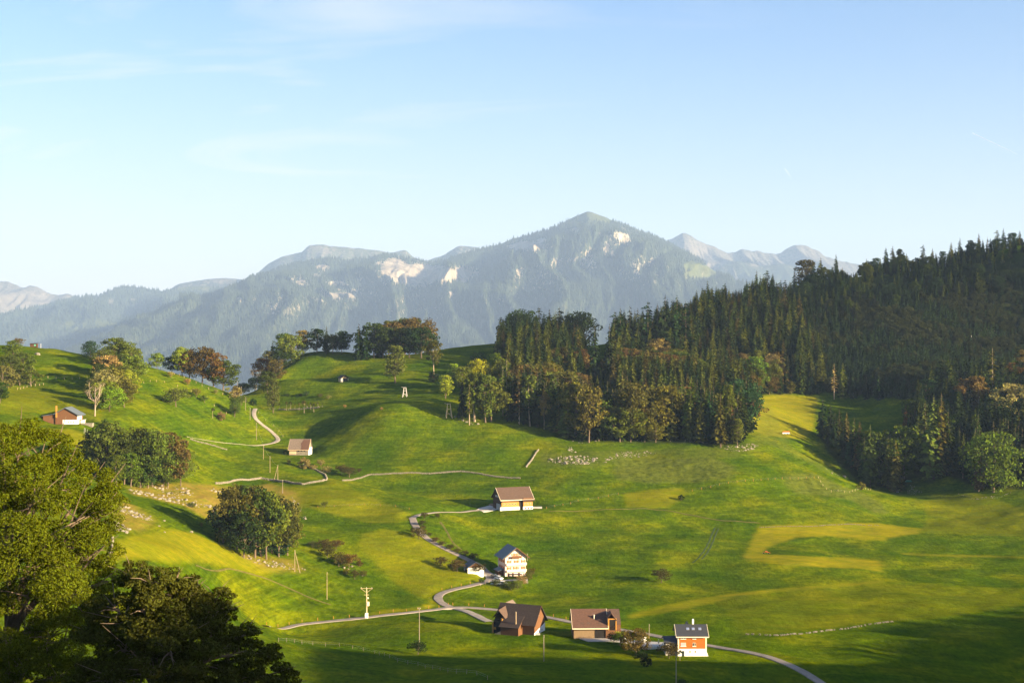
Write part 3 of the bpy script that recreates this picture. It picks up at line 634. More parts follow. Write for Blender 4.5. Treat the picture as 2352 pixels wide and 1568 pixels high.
G = {'dark': (0.020, 0.034, 0.011), 'green': (0.068, 0.098, 0.010), 'olive': (0.088, 0.096, 0.014), 'brown': (0.092, 0.066, 0.018), 'rust': (0.115, 0.070, 0.018), 'yellow': (0.186, 0.200, 0.013), 'blue': (0.026, 0.048, 0.018), 'tan': (0.190, 0.145, 0.045), 'bright': (0.132, 0.188, 0.013), 'deep': (0.038, 0.054, 0.010), 'moss': (0.062, 0.074, 0.012), 'pink': (0.260, 0.195, 0.110), 'umber': (0.056, 0.047, 0.013), 'red': (0.240, 0.085, 0.025)}
rng = random.Random(4)
ALL_TREES = []
def tree(name, kind, loc, h, col, label, group=None, cat=None, wide=1.0, sink=0.15):
    e_ = empty(name, (loc[0], loc[1], loc[2]-sink), rng.uniform(0, 6.28), (h*wide, h*wide, h))
    cm, tm = PROTO[kind]; c_ = link(bpy.data.objects.new('crown', cm), e_); t_ = link(bpy.data.objects.new('trunk', tm), e_)
    q = G[col] if isinstance(col, str) else col; c_.color = tuple(x*rng.uniform(0.95, 1.35) for x in q)+(1,)
    tag(e_, label, cat or ('bush' if 'bush' in name else 'tree'), group); ALL_TREES.append(e_)
    return e_
def tb(name, kind, u, vb, vt, col, label, group=None, wide=1.0, dmin=300, cat=None):
    if kind.startswith('broad') and wide == 1.0: wide = 1.22
    """base and top read off the picture"""
    p = ray(u, vb, dmin); return tree(name, kind, p, (vb-vt)*p.y/F, col, label, group, wide=wide, cat=cat)
def tt_(name, kind, u, vt, d, col, label, group=None, wide=1.0):
    """top and distance known, the foot is hidden"""
    x = (u-CX)/F*d; g = float(terr(x, d)); h = -(vt-CY)*d/F-g; return tree(name, kind, (x, d, g), max(4, h), col, label, group, wide=wide)

# ---- clump on the left hill with the farm
g_ = 'trees in the gully clump above the farm'
tb('broadleaf_tree', 'broad_a', 300, 862, 792, 'olive', 'large olive tree at the top right of the gully clump', g_, 1.0)
tb('broadleaf_tree', 'broad_b', 262, 850, 772, 'olive', 'tall olive tree with a pale feathery top on the skyline of the gully clump', g_, 1.0)
tb('broadleaf_tree', 'round', 208, 822, 780, 'blue', 'dark blue-green tree standing on the skyline at the upper left of the gully clump', g_)
tb('broadleaf_tree', 'broad_a', 238, 868, 800, 'olive', 'olive tree in the upper left of the gully clump', g_)
tb('broadleaf_tree', 'broad_c', 268, 900, 830, 'moss', 'broad mossy green tree in the middle of the gully clump', g_)
tb('broadleaf_tree', 'broad_a', 292, 915, 845, 'yellow', 'golden green tree on the right side of the gully clump', g_)
tb('broadleaf_tree', 'broad_b', 238, 925, 845, 'tan', 'tan feathery tree on the left side of the gully clump', g_)
tb('broadleaf_tree', 'broad_c', 252, 945, 882, 'bright', 'leafy bright green tree at the lower end of the gully clump', g_)
tb('broadleaf_tree', 'bush_b', 276, 930, 895, 'olive', 'low olive tree on the lower right of the gully clump', g_)
tb('bare_tree', 'bare', 218, 955, 880, 'tan', 'leafless grey tree at the lower left of the gully clump')
tb('bush', 'bush_b', 242, 980, 960, 'green', 'small green bush below the gully clump near the farm')
for (kd, u, vb, vt, cl, lb) in (('broad_a', 286, 846, 780, 'olive', 'feathery olive crown on the skyline right of the gully clump top'), ('broad_b', 246, 895, 812, 'tan', 'tan feathery crown half way down the left of the gully clump'), ('broad_a', 300, 890, 812, 'olive', 'olive crown on the right shoulder of the gully clump'), ('broad_c', 278, 880, 806, 'moss', 'mossy crown in the heart of the gully clump'),
        ('broad_b', 262, 918, 842, 'olive', 'olive crown above the leafy bright green tree of the gully clump'), ('broad_d', 228, 905, 832, 'deep', 'slim deep green tree behind the leafless one'), ('broad_a', 285, 935, 868, 'olive', 'olive crown at the lower right of the gully clump'), ('broad_c', 240, 938, 868, 'bright', 'bright green crown low on the left of the gully clump')):
    tb('broadleaf_tree', kd, u, vb, vt, cl, lb, g_)
g_ = 'trees on the far left slope'
tb('broadleaf_tree', 'broad_b', 30, 830, 779, 'green', 'green tree whose top stands on the far left skyline', g_)
tb('broadleaf_tree', 'broad_a', 52, 858, 805, 'olive', 'olive tree above the fence on the far left slope', g_)
tb('broadleaf_tree', 'broad_c', 25, 862, 812, 'deep', 'deep green tree in the middle of the far left clump', g_)
tb('broadleaf_tree', 'bush_b', 70, 884, 838, 'olive', 'round olive tree at the right end of the far left clump', g_)
tb('broadleaf_tree', 'bush_b', 45, 885, 845, 'deep', 'low dark tree at the foot of the far left clump', g_)
tb('broadleaf_tree', 'broad_a', 4, 900, 835, 'tan', 'tan tree cut by the left edge of the picture', g_)
tb('broadleaf_tree', 'broad_b', 0, 925, 875, 'deep', 'dark tree at the left edge below the tan tree', g_)
tb('broadleaf_tree', 'orchard_a', 43, 787, 767, 'brown', 'small round brown tree alone on the left skyline beside the hut')
# ---- row on the skyline between farm hill and pass
g_ = 'trees along the ridge above the orchard slope'
tb('broadleaf_tree', 'broad_a', 361, 842, 803, 'bright', 'small light green tree at the left end of the ridge row', g_)
tb('broadleaf_tree', 'bush_b', 343, 822, 812, 'olive', 'low olive tree behind the left end of the ridge row', g_)
tb('broadleaf_tree', 'broad_c', 395, 850, 808, 'dark', 'dark tree between the light green ones of the ridge row', g_)
tb('broadleaf_tree', 'broad_a', 418, 862, 793, 'bright', 'light green spreading tree in front of the brown beech on the ridge', g_, 0.95)
tb('broadleaf_tree', 'broad_a', 435, 850, 786, 'rust', 'rust topped tree just behind the light green spreading tree', g_)
tb('broadleaf_tree', 'broad_c', 464, 874, 784, 'brown', 'tallest dark brown beech of the ridge row with a bare lower trunk', g_, 0.9)
tb('broadleaf_tree', 'broad_b', 490, 882, 800, 'brown', 'brown tree on the right shoulder of the tall beech', g_, 1.1)
tb('broadleaf_tree', 'broad_a', 512, 892, 818, 'moss', 'mossy green tree at the lower right end of the ridge row', g_, 1.0)
tb('broadleaf_tree', 'bush_b', 540, 915, 885, 'tan', 'pale bush like tree at the foot of the ridge row', g_)
for (u, vb, vt, kd, cl, lb) in ((404, 934, 886, 'orchard_a', 'olive', 'lone orchard tree with a pale leaning trunk on the steep left meadow'), (451, 912, 890, 'orchard_b', 'olive', 'small orchard tree up the slope from the pale forked stump'),
        (488.5, 960, 935, 'whip', 'moss', 'thin young fruit tree left of the rusty bush'), (508.5, 965, 944, 'bush_b', 'tan', 'rusty tan bush shaped tree on the orchard slope'), (538.6, 957, 912, 'broad_d', 'olive', 'tall olive tree beside the farm track at the pass'),
        (582, 932, 914, 'bush_b', 'dark', 'dark bush where the track passes over the saddle'), (430, 885, 868, 'orchard_b', 'tan', 'tan sapling just under the ridge row'), (470, 925, 905, 'orchard_b', 'green', 'green sapling in the middle of the orchard slope'),
        (522, 900, 888, 'orchard_b', 'tan', 'tan sapling beside the ridge fence near the pass'), (496, 905, 893, 'orchard_b', 'tan', 'pale sapling half way along the ridge fence'), (392, 868, 852, 'orchard_b', 'tan', 'pale sapling under the dark ridge tree'), (555, 930, 905, 'orchard_a', 'olive', 'olive fruit tree above the first road pole')):
    tb('fruit_tree', kd, u, vb, vt, cl, lb, 'fruit trees on the steep left meadow')
# ---- left shoulder of the middle hill
g_ = 'trees on the left shoulder of the middle hill'
for (kd, u, vb, vt, cl, lb) in (('spruce_a', 626, 838, 762, 'dark', 'small dark spruce rising behind the left shoulder trees'), ('broad_d', 654, 832, 757, 'green', 'green tree on the left shoulder skyline'), ('broad_a', 668, 835, 765, 'olive', 'olive tree left of the feathery tan crown on the shoulder'),
        ('broad_d', 695, 815, 755, 'tan', 'feathery tan tree at the right end of the shoulder trees'), ('broad_c', 650, 848, 800, 'deep', 'deep green low tree under the shoulder skyline'), ('broad_b', 618, 858, 792, 'tan', 'tan tree left of the small dark spruce'),
        ('bare', 588, 838, 790, 'pink', 'pinkish bare tree on the saddle skyline'), ('broad_c', 560, 858, 828, 'dark', 'dark low tree at the left end of the saddle'), ('broad_c', 585, 865, 830, 'dark', 'dark tree under the pinkish bare tree'),
        ('broad_b', 604, 882, 820, 'brown', 'brown tree in the saddle right of the pinkish one'), ('broad_d', 632, 885, 822, 'brown', 'slim brown tree at the foot of the shoulder trees'), ('broad_b', 615, 905, 850, 'deep', 'dark tree just above the slim pale trunk tree'),
        ('broad_c', 548, 872, 845, 'moss', 'mossy tree at the low left corner of the saddle')):
    tb('spruce_tree' if 'spruce' in kd else ('bare_tree' if kd == 'bare' else 'broadleaf_tree'), kd, u, vb, vt, cl, lb, g_)
tb('broadleaf_tree', 'broad_d', 627.5, 948, 866, 'olive', 'slim olive tree with a pale lower trunk in front of the saddle', wide=0.85)
g_ = 'dark trees on the skyline of the middle hill'
for (kd, u, vb, vt, cl, lb) in (('broad_b', 728, 810, 752, 'dark', 'dark leaning tree at the left end of the small skyline group'), ('spruce_b', 750, 812, 747, 'dark', 'pointed dark spruce in the small skyline group'), ('broad_c', 765, 812, 764, 'dark', 'dark round tree in the middle of the small skyline group'),
        ('broad_a', 785, 811, 757, 'blue', 'thin dark tree at the right end of the small skyline group')):
    tb('spruce_tree' if 'spruce' in kd else 'broadleaf_tree', kd, u, vb, vt, cl, lb, g_)
g_ = 'trees of the hilltop clump'
for (kd, u, vb, vt, cl, lb) in (('spruce_c', 824, 826, 740, 'dark', 'dark spruce at the left edge of the hilltop clump'), ('spruce_a', 842, 826, 748, 'dark', 'dark spruce second from the left in the hilltop clump'), ('broad_a', 858, 822, 737, 'deep', 'deep green tree beside the two spruces of the hilltop clump'),
        ('spruce_c', 872, 820, 752, 'dark', 'spruce in the gap of the hilltop clump'), ('broad_b', 893, 816, 733, 'moss', 'mossy tree in the middle of the hilltop clump'), ('spruce_c', 910, 814, 730, 'dark', 'dark spruce in the middle of the hilltop clump'),
        ('broad_c', 930, 812, 722, 'deep', 'tallest dark green crown of the hilltop clump'), ('broad_c', 955, 812, 722, 'brown', 'broad rusty brown beech at the right of the hilltop clump'), ('broad_b', 975, 808, 752, 'rust', 'rust coloured low tree at the right end of the hilltop clump'),
        ('broad_a', 905, 806, 727, 'brown', 'brown crown behind the hilltop clump')):
    tb('spruce_tree' if 'spruce' in kd else 'broadleaf_tree', kd, u, vb, vt, cl, lb, g_)
for (du) in (880, 918, 940, 968):
    tb('broadleaf_tree', 'broad_a', du, 822, 748, 'dark', 'dark inner tree filling the hilltop clump', g_)
tb('broadleaf_tree', 'broad_d', 908, 880, 789, 'olive', 'tall olive tree with several pale stems alone on the hill meadow', wide=1.15)
tb('broadleaf_tree', 'broad_f', 997, 872, 776, 'olive', 'thin see-through tree on the meadow right of the hilltop clump', wide=0.8)
tb('bush', 'bush_b', 997, 877, 852, 'dark', 'small dark cone shaped bush under the see-through tree')
for (u, vb, vt) in ((658, 942, 920), (667, 941, 920), (687, 942, 924), (698.5, 948, 918), (713.6, 940, 923), (721, 946, 924), (730, 937, 922), (642, 940, 924), (678, 936, 926), (705, 938, 926)):
    tb('fruit_tree', 'whip', u, vb, vt, 'moss', 'one of the thin young fruit trees along the stone wall in the shaded hollow', 'young fruit trees at the hollow wall', wide=1.0)
for (kd, u, vb, vt, cl, lb) in (('orchard_a', 755, 916, 906, 'tan', 'tan sapling in the shaded hollow'), ('bush_a', 704, 908, 896, 'deep', 'dark bush above the row of young fruit trees'), ('bush_a', 660, 909, 902, 'deep', 'dark low bush at the left of the hollow'), ('bush_a', 735, 912, 902, 'moss', 'mossy bush beside the tan sapling'),
        ('bush_a', 690, 909, 903, 'deep', 'small dark bush in the middle of the hollow'), ('orchard_b', 792, 937, 928, 'tan', 'tan sapling on the crest of the grassy knoll'), ('orchard_b', 876, 942, 934, 'tan', 'second tan sapling on the crest of the grassy knoll')):
    tb('bush' if 'bush' in kd else 'fruit_tree', kd, u, vb, vt, cl, lb)
# ---- edge trees left of the forest
g_ = 'light trees at the left edge of the forest'
for (kd, u, vb, vt, cl, lb, w_) in (('broad_d', 1023, 915, 858, 'yellow', 'small yellow green tree at the left edge of the forest', 1.2), ('broad_d', 1042, 890, 832, 'bright', 'light green tree behind the yellow green edge tree', 1.2), ('broad_b', 1060, 905, 838, 'olive', 'olive crown above the wooden pylon', 1.1),
        ('broad_c', 1098, 900, 818, 'yellow', 'yellow green crown standing out at the forest edge', .8), ('broad_d', 1115, 970, 855, 'olive', 'tall olive edge tree with leaves down to the ground', 1.1), ('broad_b', 1128, 968, 870, 'moss', 'mossy edge tree right of the tall olive one', 1), ('broad_b', 1138, 870, 808, 'bright', 'light green crown on the upper left forest edge', .9),
        ('spruce_d', 1078, 976, 880, 'olive', 'bare stemmed spruce leaning right of the wooden pylon', 1), ('spruce_b', 1062, 962, 865, 'dark', 'dark spruce with a pale straight stem by the pylon', 1), ('broad_e', 1090, 968, 852, 'moss', 'thin leafy tree among the pale stems', 1.2), ('orchard_b', 1075, 860, 835, 'dark', 'dark low tree on the meadow above the edge', 1),
        ('broad_c', 1050, 862, 838, 'dark', 'small dark tree up the meadow from the edge', 1), ('broad_b', 1100, 850, 805, 'dark', 'dark tree in front of the upper forest edge', 1)):
    tb('spruce_tree' if 'spruce' in kd else 'broadleaf_tree', kd, u, vb, vt, cl, lb, g_, w_)
# ---- forest front along the meadow
FR = [('spruce_d', 1155, 955, 838, 'olive'), ('spruce_d', 1164, 960, 822, 'olive'), ('larch', 1192, 972, 862, 'brown'), ('broad_e', 1217, 978, 858, 'olive'), ('larch', 1193, 974, 890, 'moss'), ('broad_e', 1250, 985, 898, 'tan'), ('spruce_b', 1282, 990, 862, 'dark'), ('spruce_a', 1300, 995, 890, 'dark'), ('broad_b', 1322, 1005, 872, 'olive'),
      ('spruce_a', 1340, 1012, 905, 'dark'), ('broad_d', 1352, 1016, 880, 'olive'), ('broad_d', 1386, 1010, 912, 'bright'), ('spruce_a', 1410, 1010, 895, 'dark'), ('spruce_c', 1432, 1008, 880, 'deep'), ('broad_c', 1458, 1006, 868, 'moss'), ('spruce_c', 1482, 1008, 890, 'dark'), ('spruce_a', 1503, 1008, 892, 'deep'),
      ('broad_b', 1528, 1006, 880, 'olive'), ('spruce_a', 1548, 1004, 900, 'dark'), ('spruce_a', 1588, 1004, 862, 'olive'), ('spruce_b', 1610, 1008, 880, 'dark'), ('spruce_a', 1632, 1014, 895, 'dark'), ('spruce_b', 1655, 1027, 900, 'moss'), ('larch', 1681, 1010, 926, 'red'), ('broad_d', 1694, 1024, 958, 'olive'),
      ('spruce_c', 1714, 990, 868, 'dark'), ('broad_c', 1700, 985, 862, 'blue'), ('broad_e', 1672, 1005, 880, 'olive'), ('spruce_a', 1268, 985, 870, 'blue'), ('spruce_b', 1235, 980, 850, 'dark'), ('spruce_a', 1205, 972, 845, 'dark'), ('spruce_a', 1178, 965, 850, 'dark'), ('spruce_b', 1375, 1012, 880, 'dark'), ('spruce_a', 1395, 1005, 870, 'dark')]
tone = {'umber': 'dark brown', 'olive': 'olive', 'brown': 'brown', 'dark': 'dark green', 'deep': 'deep green', 'moss': 'mossy green', 'rust': 'rust coloured', 'bright': 'light green', 'red': 'dead red', 'blue': 'blue-green', 'tan': 'tan', 'yellow': 'yellow green', 'green': 'green'}
kn = {'spruce_a': 'spruce', 'spruce_b': 'slim spruce', 'spruce_c': 'wide spruce', 'spruce_d': 'bare stemmed spruce', 'larch': 'thin larch', 'fir': 'flat topped fir', 'broad_a': 'leafy tree', 'broad_b': 'leafy tree', 'broad_c': 'broad leafy tree', 'broad_d': 'slim leafy tree', 'broad_e': 'pale stemmed leafy tree', 'broad_f': 'thin leafy tree', 'round': 'round leafy tree'}
def nm(kd): return 'spruce_tree' if kd.startswith('spruce') else ('fir_tree' if kd == 'fir' else ('larch_tree' if kd == 'larch' else 'broadleaf_tree'))
def where_front(u):
    return ('the left end' if u < 1230 else 'the left half' if u < 1345 else 'the middle' if u < 1500 else 'the right half' if u < 1640 else 'the right corner')
for (kd, u, vb, vt, cl) in FR:
    tb(nm(kd), kd, u, vb, vt, cl, f'{tone[cl]} {kn[kd]} at {where_front(u)} of the forest edge', 'front row of the forest edge', wide=0.95 if kd.startswith('broad') else 1.15)
# ---- edge behind the mown field
for (kd, u, vb, vt, cl, lb) in (('broad_d', 1735, 906, 814, 'green', 'green slim tree at the left end of the row behind the mown field'), ('spruce_b', 1767, 905, 828, 'deep', 'spruce with a pale foot behind the mown field'), ('spruce_c', 1793, 904, 851, 'deep', 'shorter bushy spruce behind the mown field'), ('bush_b', 1818, 903, 874, 'moss', 'low bushy tree between the spruces behind the mown field'),
        ('spruce_a', 1844, 903, 820, 'deep', 'broad tall spruce in the middle of the row behind the field'), ('spruce_c', 1864, 905, 838, 'dark', 'dark spruce right of the broad tall one'), ('bush_b', 1881, 904, 880, 'dark', 'low dark tree in the row behind the field'), ('larch', 1916, 917, 832, 'tan', 'thin golden larch standing before the row behind the field'), ('spruce_a', 1936, 914, 830, 'olive', 'olive spruce touching the thin golden larch'),
        ('spruce_a', 1960, 915, 850, 'dark', 'dark spruce right of the olive one'), ('spruce_a', 1990, 917, 862, 'dark', 'dark spruce near the right end of the row'), ('spruce_c', 2019, 918, 852, 'dark', 'last dark spruce of the row behind the field'), ('spruce_a', 1752, 903, 800, 'dark', 'dark spruce rising behind the green slim tree'), ('spruce_a', 1810, 898, 815, 'dark', 'dark spruce behind the low bushy tree')):
    tb('bare_tree' if kd == 'bare' else nm(kd), kd, u, vb, vt, cl, lb, 'row of trees behind the mown field')
# ---- stand between field and valley
ST = [('spruce_c', 1890, 1005, 912, 'blue'), ('spruce_a', 1908, 1018, 925, 'dark'), ('spruce_a', 1928, 1030, 935, 'deep'), ('spruce_a', 1945, 1045, 945, 'brown'), ('spruce_c', 1962, 1060, 955, 'deep'), ('spruce_a', 1975, 1080, 965, 'brown'), ('broad_d', 1990, 1085, 985, 'moss'), ('spruce_a', 1999, 1118, 972, 'deep'), ('spruce_b', 1985, 1110, 1000, 'deep'), ('broad_c', 2045, 1105, 978, 'green'),
      ('spruce_b', 2040, 1122, 1000, 'olive'), ('spruce_a', 2058, 1128, 1010, 'olive'), ('broad_d', 2075, 1100, 972, 'green'), ('spruce_a', 2020, 1100, 990, 'dark'), ('spruce_a', 1918, 1030, 945, 'dark'), ('spruce_a', 1938, 1050, 960, 'dark'), ('spruce_a', 1955, 1072, 975, 'dark'), ('bush_b', 1978, 1124, 1105, 'olive')]
for q, (kd, u, vb, vt, cl) in enumerate(ST):
    w_ = 'upper left' if u < 1930 else 'middle' if u < 1985 else 'lower right'
    tb(nm(kd) if kd != 'bush_b' else 'bush', kd, u, vb, vt, cl, f'{tone[cl]} {kn.get(kd, "small bush")} in the {w_} part of the long stand', 'trees of the long stand below the mown field')
# ---- right hand valley edge
VE = [('round', 2282, 1130, 983, 'green', 'big round green tree alone at the edge of the dark valley wood'), ('spruce_b', 2248, 1128, 1012, 'brown', 'golden brown spruce touching the big round tree'), ('spruce_a', 2145, 1100, 905, 'olive', 'tallest golden tipped spruce of the valley wood'), ('spruce_b', 2162, 1095, 897, 'olive', 'slim golden tipped spruce beside the tallest one'),
      ('spruce_a', 2125, 1085, 920, 'moss', 'mossy spruce left of the tallest golden one'), ('spruce_a', 2178, 1090, 940, 'deep', 'deep green spruce right of the golden pair'), ('spruce_b', 2080, 985, 925, 'rust', 'short rusty spruce by the shaded small field'), ('larch', 2280, 930, 795, 'olive', 'thin tall larch high up in the right corner'), ('broad_f', 2225, 970, 865, 'rust', 'orange thin crowned tree high in the valley wood'),
      ('broad_e', 2245, 975, 860, 'rust', 'orange slim tree beside the other orange one'), ('spruce_b', 2270, 1010, 920, 'olive', 'golden pointed spruce above the big round tree'), ('broad_a', 2330, 985, 875, 'tan', 'golden leafy tree at the right edge of the picture'), ('spruce_b', 2340, 1040, 945, 'olive', 'golden spruce near the right edge above the round tree'),
      ('spruce_b', 2325, 1045, 955, 'brown', 'small brown spruce near the right edge'), ('broad_f', 2322, 905, 830, 'rust', 'thin rusty tree high on the right edge'), ('broad_e', 2345, 880, 800, 'brown', 'brown tree cut by the right edge high on the slope'), ('spruce_a', 2205, 1085, 985, 'dark', 'dark spruce left of the golden brown one')]
for (kd, u, vb, vt, cl, lb) in VE: tb(nm(kd), kd, u, vb, vt, cl, lb, 'trees that stand out at the valley wood' if 'round' not in kd else None)

# ---- the forest mass: every tree big enough to see is its own, the rest is one wood
SKY_TOPS = [(1150, 725), (1170, 712), (1195, 704), (1215, 712), (1238, 703), (1262, 708), (1285, 703), (1305, 712), (1328, 708), (1338, 730), (1366, 744), (1400, 742), (1412, 712), (1425, 704), (1447, 700), (1465, 706), (1488, 688), (1510, 696), (1528, 675), (1555, 675), (1575, 690), (1600, 665), (1625, 643), (1645, 655), (1665, 648), (1690, 662), (1715, 640), (1738, 620), (1762, 618), (1775, 626)]
for q, (u, vt) in enumerate(SKY_TOPS):
    kd = ['fir', 'spruce_a', 'broad_c', 'spruce_b', 'fir', 'spruce_c'][q % 6] if u < 1345 else ['fir', 'spruce_a', 'spruce_c', 'spruce_b'][q % 4]
    if u == 1366: kd = 'spruce_b'
    d = 1130 if u < 1345 else (1000 if u < 1405 else (1120 if u < 1600 else 1235))
    w_ = 'the hill grove' if u < 1345 else ('the gap beside the hill grove' if u < 1405 else ('the left slope of the forest skyline' if u < 1600 else 'the forest skyline below the far peaks'))
    tt_(nm(kd), kd, u, vt, d, 'dark', f'dark {kn[kd]} on {w_}', 'dark trees on the forest skyline')
RT = [(1803, 640), (1825, 615), (1850, 592), (1868, 596), (1885, 590), (1905, 618), (1920, 582), (1935, 612), (1960, 625), (1990, 592), (2012, 590), (2035, 566), (2050, 563), (2068, 570), (2082, 580), (2105, 590), (2120, 560), (2142, 568), (2165, 575), (2185, 555), (2205, 545), (2228, 550), (2248, 534), (2268, 542), (2290, 526), (2305, 522), (2325, 532), (2342, 528), (2358, 536)]
for q, (u, vt) in enumerate(RT):
    kd = ['fir', 'spruce_b', 'broad_d', 'spruce_a', 'spruce_c', 'broad_e', 'spruce_b', 'larch'][q % 8]; cl = ['dark', 'dark', 'umber', 'dark', 'moss'][q % 5]
    w_ = 'low end' if u < 1960 else 'middle' if u < 2160 else 'high right end'
    tt_(nm(kd), kd, u, vt, 1315, cl, f'{tone[cl]} {kn[kd]} at the {w_} of the right ridge', 'trees on the ridge line on the right', wide=1.1)
rs = np.random.RandomState(77)
gx, gy = np.meshgrid(np.arange(-30, 520, 7.2), np.arange(845, 1400, 7.2), indexing='ij')
gx = (gx+rs.uniform(-2.8, 2.8, gx.shape)).ravel(); gy = (gy+rs.uniform(-2.8, 2.8, gy.shape)).ravel(); gz = terr(gx, gy); fu, fv = uv(gx, gy, gz)
mass = np.zeros(len(gx), int)
for k, P_ in enumerate(FOREST): mass[in_poly(fu, fv, P_) & (mass == 0)] = k+1
mass[(gy > 1180) & (fu > 1140) & (fu < 1345)] = 0
mass[(gy > 1345)] = 0
mass[(mass == 2) & (rs.rand(len(gx)) < 0.12)] = 0; mass[(mass == 3) & (rs.rand(len(gx)) < 0.25)] = 0; mass[mass == 4] = 0
order = np.argsort(gy); ind_s = ind_b = 0; rest = {}
def patch(u, v):
    a_ = 'lower' if v > 930 else 'middle' if v > 850 else 'upper'
    b_ = 'left' if u < 1330 else 'central' if u < 1520 else 'right'
    return a_, b_
def vcap(u, v):                               # tree tops stay under the skyline of the photo
    us = [t_[0] for t_ in SKY_TOPS]+[t_[0] for t_ in RT]; vs_ = [t_[1] for t_ in SKY_TOPS]+[t_[1] for t_ in RT]
    return float(np.interp(u, us, vs_))+6
for k in order:
    if not mass[k]: continue
    u, v, d = fu[k], fv[k], gy[k]; p = (gx[k], gy[k], gz[k]); m_ = mass[k]
    bl = vnoise(np.array([gx[k]/38.0]), np.array([gy[k]/38.0]), 61)[0]
    leafy = (m_ == 1 and u > 1150 and v > 835 and (bl > 0.28 if d < 1080 else bl > 0.35)) or (m_ == 2 and rs.rand() < 0.12) or (m_ == 3 and rs.rand() < 0.15)
    h = rs.uniform(13, 24) if leafy else rs.uniform(17, 33)
    if m_ == 2: h = rs.uniform(10, 18)
    if m_ == 1 and 1340 < u < 1405: h *= 0.5
    hmax = -(vcap(u, v)-CY)*d/F-gz[k]
    if m_ in (1, 2) and h > hmax: h = max(5.0, hmax*rs.uniform(0.8, 1.0))
    r_ = rs.rand()
    if leafy: kd = ['broad_a', 'broad_b', 'broad_c', 'broad_d'][int(r_*4)]; cl = ['olive', 'brown', 'moss', 'olive', 'brown', 'olive', 'tan'][int(rs.rand()*7)]
    else: kd = ['spruce_a', 'spruce_b', 'spruce_c', 'fir', 'spruce_a'][int(r_*5)]; cl = ['dark', 'deep', 'olive', 'moss', 'dark', 'umber', 'deep', 'olive'][int(rs.rand()*8)]
    if m_ != 1: cl = ['dark', 'deep', 'dark', 'moss', 'dark'][int(rs.rand()*5)]
    if kd in ('fir',) and d < 1000: kd = 'spruce_c'
    lim = (ind_b < 215) if leafy else (ind_s < 165)
    if lim and (d < 1330):
        a_, b_ = patch(u, v); ar = {1: f'in the {a_} {b_} part of the hillside forest', 2: 'among the trees just under the ridge line on the right', 3: 'deep in the shaded valley wood at the right'}[m_]
        tree(nm(kd), kd, p, h, cl, f'{tone[cl]} {kn[kd]} {ar}', {1: 'hillside forest trees', 2: 'ridge wood trees', 3: 'valley wood trees'}[m_], wide=rs.uniform(1.0, 1.45))
        if leafy: ind_b += 1
        else: ind_s += 1
    else:
        kk_ = {'spruce_a': 'spruce_a', 'spruce_b': 'spruce_b', 'spruce_c': 'spruce_a', 'fir': 'fir'}.get(kd, 'broad_a'); rest.setdefault((kk_, cl), []).append((p[0], p[1], p[2], h))

def scatter(name, pts, src_mesh, label, cat, color):
    """joined wood: points carry the trees as instances"""
    if not pts: return
    P_ = np.array([q[:3] for q in pts], dtype=np.float32); Hh = np.array([q[3] for q in pts], dtype=np.float32)
    me = bpy.data.meshes.new(name); me.vertices.add(len(P_)); me.vertices.foreach_set('co', P_.ravel())
    for an, av in (('s', Hh), ('r', np.random.RandomState(3).uniform(0, 6.28, len(P_)).astype(np.float32))):
        a_ = me.attributes.new(an, 'FLOAT', 'POINT'); a_.data.foreach_set('value', av)
    o = link(bpy.data.objects.new(name, me)); o.color = tuple(color)+(1,)
    ng = bpy.data.node_groups.new(name, 'GeometryNodeTree'); ng.interface.new_socket('Geometry', in_out='INPUT', socket_type='NodeSocketGeometry'); ng.interface.new_socket('Geometry', in_out='OUTPUT', socket_type='NodeSocketGeometry')
    gi = ng.nodes.new('NodeGroupInput'); go = ng.nodes.new('NodeGroupOutput'); ip = ng.nodes.new('GeometryNodeInstanceOnPoints'); oi = ng.nodes.new('GeometryNodeObjectInfo'); oi.inputs['Object'].default_value = src_mesh
    oi.transform_space = 'ORIGINAL'; oi.inputs['As Instance'].default_value = True
    na = ng.nodes.new('GeometryNodeInputNamedAttribute'); na.data_type = 'FLOAT'; na.inputs['Name'].default_value = 's'
    nr = ng.nodes.new('GeometryNodeInputNamedAttribute'); nr.data_type = 'FLOAT'; nr.inputs['Name'].default_value = 'r'
    cb = ng.nodes.new('ShaderNodeCombineXYZ'); e2r = ng.nodes.new('FunctionNodeEulerToRotation')
    ng.links.new(nr.outputs['Attribute'], cb.inputs[2]); ng.links.new(cb.outputs[0], e2r.inputs[0]); ng.links.new(e2r.outputs[0], ip.inputs['Rotation'])
    ng.links.new(gi.outputs[0], ip.inputs['Points']); ng.links.new(oi.outputs['Geometry'], ip.inputs['Instance']); ng.links.new(na.outputs['Attribute'], ip.inputs['Scale']); ng.links.new(ip.outputs[0], go.inputs[0])
    md = o.modifiers.new('trees', 'NODES'); md.node_group = ng
    tag(o, label, cat, kind='stuff'); return o
def crown_of(kind):
    for e_ in ALL_TREES:
        for c_ in e_.children:
            if c_.type == 'MESH' and c_.data == PROTO[kind][0]: return c_
    return None
for (kd, cl), ps in sorted(rest.items()):
    n1 = {'spruce_a': 'spruce_wood', 'spruce_b': 'slim_spruce_wood', 'broad_a': 'leafy_wood', 'fir': 'fir_wood'}[kd]
    n2 = {'spruce_a': 'spruces', 'spruce_b': 'slim spruces', 'broad_a': 'leafy trees', 'fir': 'firs'}[kd]
    scatter(n1, ps, crown_of(kd), f'{tone[cl]} {n2} massed in the hillside wood', 'forest', G[cl])
